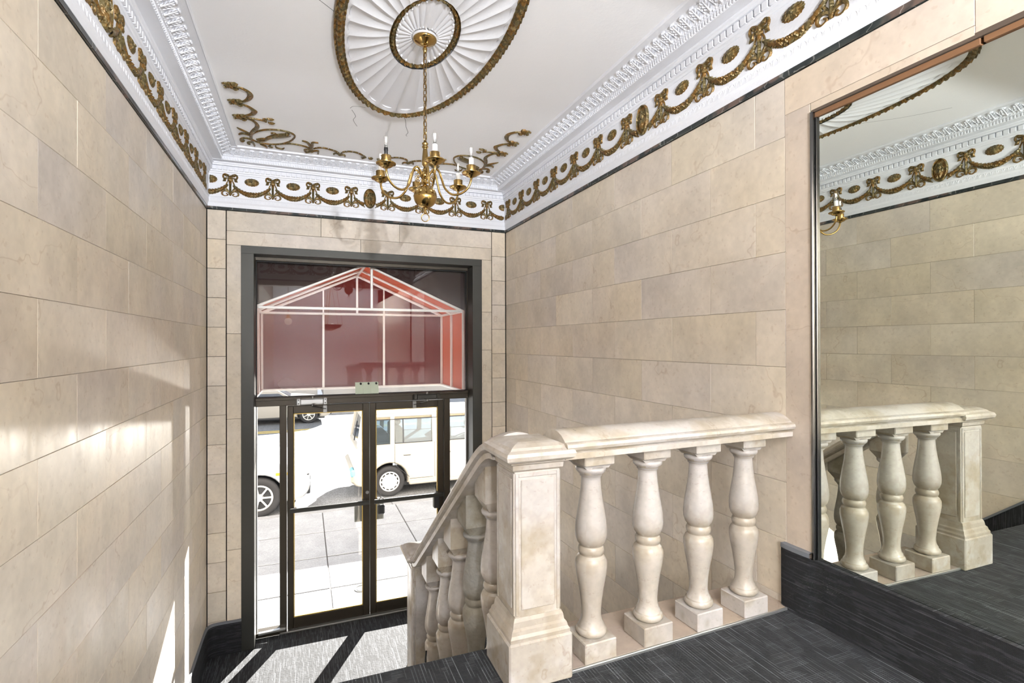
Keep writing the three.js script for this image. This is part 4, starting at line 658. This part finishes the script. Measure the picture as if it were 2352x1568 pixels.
  const capG = lathe([[0.0005, 0.098], [0.0075, 0.098], [0.008, 0.104], [0.007, 0.106], [0.008, 0.109], [0.0075, 0.117], [0.0005, 0.117]], 18);
  const bulbG = crLathe([[0.0008, 0.182], [0.004, 0.178], [0.0105, 0.162], [0.0155, 0.146], [0.0165, 0.136], [0.0135, 0.124], [0.008, 0.115], [0.007, 0.113]].reverse(), 28, 40);
  const filG = merge([0, 1, 2, 3].map(k => rod([Math.cos(k * 1.57) * 0.003, 0.126, Math.sin(k * 1.57) * 0.003], [Math.cos(k * 1.57) * 0.0055, 0.158, Math.sin(k * 1.57) * 0.0055], 0.0014)));
  [18.5, 78, 138, 198.5, 258, 316].forEach((deg, i) => {
    const a = deg * Math.PI / 180 + 0.02, g = new THREE.Group(); g.name = numbered('arm'); g.rotation.y = 0; t.add(g);
    // angle counted from the picture's right towards the viewer
    const th = -a - 0.3788 + 0.164; g.rotation.y = th;   // local +x points along the arm
    g.add((() => { const m = new THREE.Mesh(armG, M.brass); m.name = numbered('arm_tube'); m.castShadow = true; return m; })());
    put('scroll', scrollG, M.brass, g);
    const dy = i === 3 ? 0.002 : 0, tilt = i === 1 ? 0.04 : 0;
    const add = (n, geo, mat) => { const m = put(n, geo, mat, g); m.position.set(RAD, pan + dy, 0); m.rotation.z = tilt; return m; };
    add('drip_pan', panG, M.brass); add('cup', cupG, M.brassOld);
    const c = add('candle_sleeve', i === 2 ? thinG : candG, i === 2 ? M.candleBlack : M.candle); if (i === 2) c.userData.label = 'bare black socket without its white sleeve';
    add('bulb_cap', capG, M.steel); add('bulb_glass', bulbG, M.bulb); add('filament', filG, M.filament);
    const wx = 1.467 + Math.cos(th) * RAD, wz = 2.536 - Math.sin(th) * RAD;
    const p = new THREE.PointLight(new THREE.Color().setRGB(1, 0.95, 0.87), BULB, 0, 2); p.position.set(wx, pan + 0.143, wz); p.castShadow = true; p.shadow.radius = 0.15; scene.add(p);
  });
}
// ---------------------------------------------------------------- added fill lamps behind the camera, in place of a flash: globe, two bowls
{
  const t = thing('added_globe_lamp', 'added white globe lamp out of view behind the camera, standing in for a flash', 'lamp', [0.45, 3.42, 8.3]);
  put('globe', boxuv(new THREE.SphereGeometry(0.09, 32, 20)), M.globe, t);
  put('rod', boxuv(new THREE.CylinderGeometry(0.01, 0.01, 0.98, 12).translate(0, 0.70, 0)), M.brass, t); put('collar', crLathe([[0.0005, 0.08], [0.05, 0.08], [0.055, 0.09], [0.04, 0.12], [0.012, 0.235]], 24), M.brass, t); put('ceiling_plate', crLathe([[0.0005, 1.15], [0.05, 1.155], [0.06, 1.18], [0.06, 1.19]], 24), M.brass, t);
  const p = new THREE.PointLight(new THREE.Color().setRGB(0.97, 0.99, 1.03), FILL_GLOBE, 0, 2); p.position.set(0.45, 3.42, 8.3); p.castShadow = true; p.shadow.radius = 4; p.shadow.bias = -0.001; scene.add(p);
  for (const [x, z, l] of [[1.46, 7.5, 'added brass uplight bowl out of view in the hall, the one nearer the camera'], [1.46, 9.2, 'added brass uplight bowl out of view in the hall, the one by the added globe']]) {
    const b = thing('added_bowl_lamp', l, 'lamp', [x, 3.3, z]);
    put('bowl', lathe([[0.0005, -0.10], [0.10, -0.085], [0.2, -0.03], [0.24, 0.02], [0.236, 0.022], [0.195, -0.022], [0.10, -0.075], [0.0005, -0.09]], 40), M.brass, b);
    put('bulb', boxuv(new THREE.SphereGeometry(0.05, 20, 14).translate(0, 0.0, 0)), M.globe, b);
    for (let k = 0; k < 3; k++) put('rod', rod([Math.cos(k * 2.094) * 0.235, 0.02, Math.sin(k * 2.094) * 0.235], [Math.cos(k * 2.094) * 0.03, 1.29, Math.sin(k * 2.094) * 0.03], 0.008), M.brass, b);
    put('ceiling_plate', crLathe([[0.0005, 1.27], [0.05, 1.275], [0.06, 1.30], [0.06, 1.31]], 24), M.brass, b);
    const q = new THREE.PointLight(new THREE.Color().setRGB(0.97, 0.99, 1.03), FILL_BOWL, 0, 2); q.position.set(x, 3.3, z); q.castShadow = true; q.shadow.radius = 2.4; q.shadow.bias = -0.001; scene.add(q);
  }
}
// ---------------------------------------------------------------- street: awning, sidewalk, kerb, road, cars, houses opposite
{
  const t = thing('entrance_awning', 'red fabric gabled awning on a white tube frame outside over the entrance', 'awning', [0, 0, 0]);
  const xl = 0.355, xr = 2.555, xm = 1.455, zn = -0.42, zf = -1.46, yb = 2.30, ye = 3.23, yp = 3.72, w = 0.028;
  const T_ = (a, b, ww = w) => put('frame_tube', rod(a, b, ww), M.tube, t);
  for (const z of [zn, zf]) { T_([xl, ye, z], [xr, ye, z]); T_([xl, ye, z], [xm, yp, z], 0.034); T_([xr, ye, z], [xm, yp, z], 0.034); T_([xm + (z === zn ? 0.06 : 0), ye, z], [xm + (z === zn ? 0.06 : 0), yp - 0.02, z]); T_([xl, yb, z], [xr, yb, z]); T_([xl, yb, z], [xl, ye, z]); T_([xr, yb, z], [xr, ye, z]); }
  for (const x of [1.05, 1.79]) { T_([x, yb, zf], [x, ye, zf]); T_([x, ye, zf], [x, ye + (yp - ye) * (1 - Math.abs(x - xm) / 1.1), zf], 0.02); }
  for (const [x, y] of [[xl, ye], [xr, ye], [xm, yp], [xl, yb], [xr, yb]]) T_([x, y, zn], [x, y, zf]);
  const zm = -0.95; T_([xl, ye, zm], [xm, yp, zm]); T_([xr, ye, zm], [xm, yp, zm]); T_([xr, yb, zm], [xr, ye, zm]); T_([xl, yb, zm], [xl, ye, zm]);
  for (const x of [xl + 0.02, xr - 0.02]) T_([x, ye + 0.02, zn + 0.01], [xm, yp + 0.03, zn + 0.01], 0.022);
  T_([2.12, 3.42, zn], [2.11, 3.95, -0.37], 0.018);
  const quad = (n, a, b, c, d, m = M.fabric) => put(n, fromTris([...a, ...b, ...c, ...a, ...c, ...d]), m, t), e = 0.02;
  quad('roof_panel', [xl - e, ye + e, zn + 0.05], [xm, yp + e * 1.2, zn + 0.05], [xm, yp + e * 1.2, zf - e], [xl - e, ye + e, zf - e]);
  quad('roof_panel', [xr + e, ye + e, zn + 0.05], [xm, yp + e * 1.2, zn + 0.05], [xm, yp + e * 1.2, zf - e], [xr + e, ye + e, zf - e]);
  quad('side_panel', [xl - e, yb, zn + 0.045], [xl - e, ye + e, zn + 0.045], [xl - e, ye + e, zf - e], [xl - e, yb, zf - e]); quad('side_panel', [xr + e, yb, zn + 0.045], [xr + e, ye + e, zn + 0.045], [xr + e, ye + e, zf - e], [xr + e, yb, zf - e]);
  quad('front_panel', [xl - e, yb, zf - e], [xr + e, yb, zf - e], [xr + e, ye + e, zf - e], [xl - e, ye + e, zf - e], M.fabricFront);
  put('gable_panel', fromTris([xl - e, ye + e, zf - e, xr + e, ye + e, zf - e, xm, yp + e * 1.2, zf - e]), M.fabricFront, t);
  put('fascia_panel', prism([[-0.2, 3.0], [xl - e, 3.0], [xl - e, ye], [xm, yp], [xr + e, ye], [xr + e, 3.0], [3.1, 3.0], [3.1, 4.4], [-0.2, 4.4]], 0.012, (p, q, u) => [p, q, -0.372 - u]), M.fascia, t);
}
{
  const s = struct('sidewalk'); put('bed', bx(-14, 16, -0.5, -0.037, -4.05, -0.2, 0), M.concDark, s);
  for (let i = -5; i < 7; i++) for (let k = 0; k < 4; k++) put('paving_slab', bx(1.112 + i * 1.235 + 0.007, 1.112 + (i + 1) * 1.235 - 0.007, -0.06, -0.03 + rr(-0.002, 0.002), k === 3 ? -4.05 : -1.07 - 0.993 * k + 0.014, (k === 0 ? -0.285 : -1.07 - 0.993 * (k - 1)) - 0.014, 0.005, rr(0, 5), rr(0, 5)), M.conc, s);
  for (let k = 0; k < 1; k++) put('paving_slab', bx(-5, 9, -0.06, -0.03, -1.064 + 0.79, -0.28, 0.003), M.conc, s);
  const dr = put('drain_cover', merge([boxuv(new THREE.TorusGeometry(0.085, 0.006, 6, 28).rotateX(Math.PI / 2).translate(1.46, -0.028, -0.92)), boxuv(new THREE.CylinderGeometry(0.06, 0.06, 0.006, 24).translate(1.46, -0.028, -0.92))]), M.boxgrey, s);
  const k = struct('kerb'); for (let i = -6; i < 7; i++) put('kerb_stone', bx(i * 1.8 + 0.5, i * 1.8 + 2.296, -0.4, -0.032, -4.22, -4.056, 0.015, rr(0, 4), 0), M.kerb, k);
  const r = struct('road'); put('asphalt', bx(-40, 45, -0.4, -0.15, -18, -4.2, 0), M.asph, r);
  put('lane_line', bx(-40, 45, -0.151, -0.146, -14.0, -13.88, 0), M.yellow, r); put('lane_line', bx(-40, 45, -0.151, -0.146, -14.3, -14.18, 0), M.yellow, r); put('parking_line', bx(-40, 45, -0.151, -0.146, -7.4, -7.3, 0), M.lineWhite, r);
  const f = struct('sidewalk_far'); put('pavement', bx(-40, 45, -0.4, -0.02, -26, -18, 0), M.conc, f);
}
function wheel(parent, x, z, r, s, spokes) {
  const g = sgroup('wheel', parent, [x, r, z]);
  put('tyre', lathe([[r * 0.66, -0.09], [r * 0.9, -0.095], [r, -0.07], [r, 0.07], [r * 0.9, 0.095], [r * 0.66, 0.09], [r * 0.6, 0.02]], 40).applyMatrix4(new THREE.Matrix4().makeRotationX(Math.PI / 2)), M.tyre, g);
  const q = [boxuv(new THREE.CylinderGeometry(r * 0.16, r * 0.2, 0.05, 20).rotateX(Math.PI / 2).translate(0, 0, s * 0.075)), boxuv(new THREE.TorusGeometry(r * 0.62, r * 0.055, 8, 40).translate(0, 0, s * 0.08))];
  if (spokes > 8) q.push(boxuv(new THREE.CylinderGeometry(r * 0.5, r * 0.44, 0.03, 36).rotateX(Math.PI / 2).translate(0, 0, s * 0.075)));
  for (let i = 0; i < spokes; i++) { const a = i / spokes * 2 * Math.PI, w = spokes > 8 ? r * 0.085 : r * 0.07; q.push(rod([Math.cos(a) * r * 0.14, Math.sin(a) * r * 0.14, s * 0.075], [Math.cos(a) * r * 0.62, Math.sin(a) * r * 0.62, s * 0.082], w, 0.03)); }
  put('wheel_trim', merge(q), M.hub, g); put('wheel_well', boxuv(new THREE.CylinderGeometry(r * 0.64, r * 0.64, 0.1, 28).rotateX(Math.PI / 2)), M.carDark, g);
}
// body side outline with wheel arches, pushed across the car; y up from the road, x forwards
function bodyGeo(out, wh, R, wid, bev) {
  const q = [out[0]]; let last = out[0];
  for (const p of out.slice(1)) { if (p.length === 2) { q.push(p); last = p; } else { for (let k = 1; k <= 5; k++) { const t = k / 5, s = 1 - t; q.push([s * s * last[0] + 2 * s * t * p[0] + t * t * p[2], s * s * last[1] + 2 * s * t * p[1] + t * t * p[3]]); } last = [p[2], p[3]]; } }
  const yb = out[0][1], a = Math.asin((yb - R * 0.84) / R);
  for (const x of wh) for (let k = 0; k <= 16; k++) { const t = Math.PI - a - (Math.PI - 2 * a) * k / 16; q.push([x + R * Math.cos(t), k === 0 || k === 16 ? yb : R * 0.84 + R * Math.sin(t)]); }
  const pts = q.filter((p, k) => { const n = q[(k + 1) % q.length]; return Math.hypot(p[0] - n[0], p[1] - n[1]) > 0.004; });
  return boxuv(new THREE.ExtrudeGeometry(new THREE.Shape(pts.map(p => new THREE.Vector2(...p))), { depth: wid - 2 * bev, bevelEnabled: true, bevelThickness: bev, bevelSize: bev * 0.5, bevelOffset: -bev * 0.5, bevelSegments: 3 }).translate(0, 0, -wid / 2 + bev));
}
{ // beige boxy wagon at the kerb, facing right
  const t = thing('parked_wagon', 'beige boxy station wagon parked at the kerb facing right', 'car', [1.74, -0.15, -5.78]), wd = 1.69, h = wd / 2;
  const out = [[3.82, 0.24], [3.93, 0.3, 3.94, 0.42], [3.94, 0.66], [3.92, 0.84, 3.72, 0.92], [3.0, 1.02], [0.06, 1.03], [0.0, 1.0, 0.0, 0.9], [-0.02, 0.66], [-0.05, 0.34], [-0.03, 0.25, 0.1, 0.24]];
  put('body', bodyGeo(out, [0.64, 3.12], 0.355, wd, 0.07), M.carBeige, t);
  put('roof', merge([bx(0.12, 2.72, 1.53, 1.60, -h + 0.11, h - 0.11, 0.03), bx(0.2, 2.6, 1.585, 1.625, -h + 0.2, h - 0.2, 0.02)]), M.carBeige, t);
  for (const s of [-1, 1]) {
    const z = s * (h - 0.105), pil = (x0, x1, n, m, w2 = 0.07) => put(n, rod([x0, 1.0, s * (h - 0.06)], [x1, 1.56, z - s * 0.03], w2, 0.05), m, t);
    pil(0.1, 0.19, 'pillar', M.carBeige, 0.16); pil(0.70, 0.71, 'pillar', M.carBeige, 0.085); pil(1.55, 1.55, 'pillar', M.carBeige, 0.1); pil(3.1, 2.62, 'pillar', M.carBeige, 0.07);
    put('window_strip', merge([bx(0.1, 2.95, 1.012, 1.035, Math.min(s * (h - 0.075), s * (h - 0.05)), Math.max(s * (h - 0.075), s * (h - 0.05)), 0.004), rod([0.2, 1.50, s * (h - 0.115)], [2.62, 1.50, s * (h - 0.115)], 0.03, 0.02)]), M.carDark, t);
    const pane = (x0, x1, x2, x3) => put('window', fromTris([x0, 1.03, s * (h - 0.075), x1, 1.03, s * (h - 0.075), x2, 1.51, s * (h - 0.125), x0, 1.03, s * (h - 0.075), x2, 1.51, s * (h - 0.125), x3, 1.51, s * (h - 0.125)]), M.carGlass, t);
    pane(0.16, 0.68, 0.69, 0.24); pane(0.74, 1.52, 1.52, 0.74); pane(1.60, 2.98, 2.60, 1.60);
    put('window_bar', rod([0.92, 1.03, s * (h - 0.072)], [0.92, 1.5, s * (h - 0.122)], 0.022, 0.015), M.carDark, t);
  }
  put('tailgate_glass', fromTris([0.06, 1.04, -h + 0.15, 0.06, 1.04, h - 0.15, 0.15, 1.52, h - 0.2, 0.06, 1.04, -h + 0.15, 0.15, 1.52, h - 0.2, 0.15, 1.52, -h + 0.2]), M.carGlassDark, t);
  put('windscreen', fromTris([3.05, 1.03, -h + 0.13, 3.05, 1.03, h - 0.13, 2.66, 1.54, h - 0.2, 3.05, 1.03, -h + 0.13, 2.66, 1.54, h - 0.2, 2.66, 1.54, -h + 0.2]), M.carGlassDark, t);
  for (const [x, y] of [[1.02, 0.0], [2.0, 0]]) for (const s of [-1, 1]) { put('seat', merge([bx(x - 0.1, x + 0.42, 0.6, 1.02, s * 0.38 - 0.25, s * 0.38 + 0.25, 0.06), bx(x - 0.22, x - 0.05, 0.9, 1.32, s * 0.38 - 0.25, s * 0.38 + 0.25, 0.06), bx(x - 0.22, x - 0.10, 1.34, 1.48, s * 0.38 - 0.13, s * 0.38 + 0.13, 0.05)]), M.seat, t); }
  put('headlining', bx(0.2, 2.6, 1.505, 1.53, -h + 0.14, h - 0.14, 0.005), M.seat, t); put('cargo_box', bx(0.14, 0.66, 1.0, 1.22, -0.5, 0.6, 0.04), M.carDark, t);
  for (const x of [0.64, 3.12]) for (const s of [-1, 1]) wheel(t, x, s * (h - 0.11), 0.295, s, 12);
  const zs = h - 0.006;
  put('door_seam', merge([bx(0.735, 0.743, 0.62, 1.02, zs, zs + 0.008, 0), rod([0.739, 0.62, zs + 0.004], [1.03, 0.36, zs + 0.004], 0.008), bx(1.03, 1.50, 0.32, 0.328, zs, zs + 0.008, 0), bx(1.535, 1.543, 0.32, 1.02, zs, zs + 0.008, 0), bx(2.66, 2.668, 0.40, 1.02, zs, zs + 0.008, 0)]), M.carDark, t);
  for (const x of [0.90, 1.72]) { put('door_handle', bx(x, x + 0.16, 0.80, 0.83, h - 0.005, h + 0.022, 0.01), M.carBeige, t); put('handle_recess', bx(x + 0.01, x + 0.15, 0.786, 0.80, h - 0.004, h + 0.004, 0.002), M.carDark, t); }
  put('sill', bx(1.02, 2.74, 0.2, 0.27, h - 0.08, h + 0.012, 0.02), M.carBeige, t); put('underbody', bx(0.2, 3.75, 0.16, 0.26, -h + 0.12, h - 0.12, 0.02), M.carDark, t);
  for (const s of [-1, 1]) { put('tail_lamp', bx(-0.03, 0.07, 0.74, 0.98, s > 0 ? h - 0.2 : -h + 0.02, s > 0 ? h - 0.02 : -h + 0.2, 0.03), M.lens, t); put('wing_mirror', bx(2.68, 2.78, 1.02, 1.16, s > 0 ? h - 0.02 : -h - 0.16, s > 0 ? h + 0.16 : -h + 0.02, 0.03), M.carBeige, t); }
  put('rear_bumper', bx(-0.09, 0.12, 0.3, 0.58, -h + 0.01, h - 0.01, 0.05), M.carBeige, t); put('bumper_reflection', bx(-0.094, 0.06, 0.44, 0.58, h - 0.32, h - 0.004, 0.03), M.bumperReflect, t);  // blue reflection on the bumper put into a coloured patch
  put('wiper', rod([-0.0, 1.1, 0.5], [0.09, 1.42, 0.15], 0.02, 0.02), M.carDark, t);
}
function saloon(name, label, pos, paint, turn = 0) {     // low four door car, nose to +x at x = 4.5
  const t = thing(name, label, 'car', pos), h = 0.89; t.rotation.y = turn;
  const out = [[4.3, 0.22], [4.52, 0.26, 4.54, 0.46], [4.54, 0.62], [4.5, 0.78, 4.3, 0.84], [3.85, 0.97, 3.2, 1.02], [0.35, 1.0], [0.06, 0.98, 0.04, 0.8], [0.0, 0.5], [0.0, 0.24, 0.2, 0.22]];
  put('body', bodyGeo(out, [0.86, 3.72], 0.385, 2 * h, 0.13), paint, t);
  const cab = [[3.12, 0.98], [2.42, 1.40], [1.2, 1.43], [0.42, 1.02], [0.5, 0.95]];
  put('cabin', boxuv(new THREE.ExtrudeGeometry(new THREE.Shape(cab.map(p => new THREE.Vector2(...p))), { depth: 1.1, bevelEnabled: true, bevelThickness: 0.16, bevelSize: 0.05, bevelOffset: -0.05, bevelSegments: 3 }).translate(0, 0, -0.55)), paint, t);
  for (const s of [-1, 1]) for (const l of [[[0.85, 1.04], [1.74, 1.04], [1.74, 1.36], [1.28, 1.36]], [[1.80, 1.04], [2.86, 1.03], [2.40, 1.33], [1.80, 1.36]]]) { const z = y => s * (0.755 - (y - 1.04) * 0.42); put('window', fromTris([0, 1, 2, 0, 2, 3].flatMap(k => [...l[k], z(l[k][1])])), M.carGlassDark, t); }
  put('windscreen', fromTris([3.11, 1.0, -0.66, 3.11, 1.0, 0.66, 2.46, 1.395, 0.56, 3.11, 1.0, -0.66, 2.46, 1.395, 0.56, 2.46, 1.395, -0.56]), M.carGlassDark, t);
  for (const x of [0.86, 3.72]) for (const s of [-1, 1]) wheel(t, x, s * (h - 0.10), 0.335, s, 7);
  for (const s of [-1, 1]) {
    const g = (a, b, c, d, e, f) => bx(a, b, c, d, s > 0 ? e : -f, s > 0 ? f : -e, 0.015);
    put('headlamp', g(4.2, 4.52, 0.68, 0.79, 0.46, 0.86), M.lens, t); put('headlamp_edge', g(4.21, 4.525, 0.665, 0.682, 0.45, 0.865), M.carDark, t); put('side_marker', merge([bx(3.98, 4.17, 0.70, 0.75, s > 0 ? h - 0.05 : -h - 0.008, s > 0 ? h + 0.008 : -h + 0.05, 0.006)]), M.amber, t);
    put('tail_lamp', g(-0.01, 0.16, 0.7, 0.86, 0.5, 0.84), M.carDark, t); put('fog_recess', g(4.34, 4.545, 0.3, 0.5, 0.46, 0.76), M.carDark, t); put('door_seam', merge([g(1.76, 1.768, 0.34, 1.0, h - 0.004, h + 0.003), g(2.92, 2.928, 0.34, 0.98, h - 0.004, h + 0.003)]), M.carDark, t); put('sill', g(1.3, 3.28, 0.2, 0.28, h - 0.1, h - 0.004), M.carDark, t);
  }
  put('grille', bx(4.4, 4.55, 0.3, 0.56, -0.4, 0.4, 0.02), M.carDark, t); put('number_plate', bx(4.54, 4.562, 0.4, 0.5, -0.16, 0.16, 0.004), M.lens, t); put('underbody', bx(0.3, 4.3, 0.15, 0.25, -h + 0.15, h - 0.15, 0.02), M.carDark, t);
  return t;
}
saloon('parked_saloon', 'white saloon car at the kerb showing its front wheel and amber side marker', [-3.62, -0.15, -5.42], M.carWhite);
saloon('far_saloon', 'grey beige saloon car parked across the street', [-2.75, -0.15, -16.6], M.carGrey);
{
  const t = thing('brick_building', 'brick building with tall windows across the street', 'building', [0, 0, -26]);
  put('wall', bx(-22, 1.5, -0.1, 3.2, -6, 0, 0.02), M.brick, t); put('plinth', bx(-22, 1.5, -0.1, 0.7, 0, 0.08, 0.02), M.plasterFar, t); put('cornice', bx(-22.1, 1.6, 3.1, 3.4, -6, 0.3, 0.05), M.plasterFar, t);
  for (let f = 0; f < 1; f++) for (let i = 0; i < 11; i++) { const x = -21 + i * 2.05, w = sgroup('window', t, [x, 0.45 + f * 3.6, 0.0]); put('frame', merge([bx(-0.08, 1.18, -0.1, 0, 0, 0.1, 0.01), bx(-0.06, 0, 0, 2.2, 0, 0.06, 0.01), bx(1.1, 1.16, 0, 2.2, 0, 0.06, 0.01), bx(-0.06, 1.16, 2.2, 2.3, 0, 0.06, 0.01)]), M.plasterFar, w); put('pane', bx(0, 1.1, 0, 2.2, 0.005, 0.03, 0), M.winFar, w); }
  const u = thing('pale_building', 'pale rendered building across the street beside the brick one', 'building', [0, 0, -26]);
  put('wall', bx(1.8, 24, -0.1, 3.0, -6, 0.2, 0.02), M.plasterFar, u); put('roof_edge', bx(1.7, 24.1, 2.95, 3.2, -6, 0.45, 0.04), M.conc, u);
  for (let i = 0; i < 7; i++) { const w = sgroup('window', u, [3 + i * 3, 0.45, 0.2]); put('frame', merge([bx(-0.06, 0, 0, 2, 0, 0.06, 0.01), bx(1.9, 1.96, 0, 2, 0, 0.06, 0.01), bx(-0.06, 1.96, 2, 2.1, 0, 0.08, 0.01), bx(-0.1, 2.0, -0.1, 0, 0, 0.12, 0.01)]), M.conc, w); put('pane', bx(0, 1.9, 0, 2, 0.005, 0.03, 0), M.winFar, w); }
}
// unseen spotlight in place of sunlight thrown into the entrance by car roofs
{
  const p = new THREE.SpotLight(new THREE.Color().setRGB(1, 0.95, 0.86), GLINT, 0, 0.3, 0.1, 2); p.position.set(3.25, 1.53, -5.4); p.target.position.set(0.9, 2.4, -0.2); p.castShadow = true; p.shadow.radius = 3; p.shadow.bias = -0.0006; scene.add(p, p.target);
}
renderer.render(scene, camera);
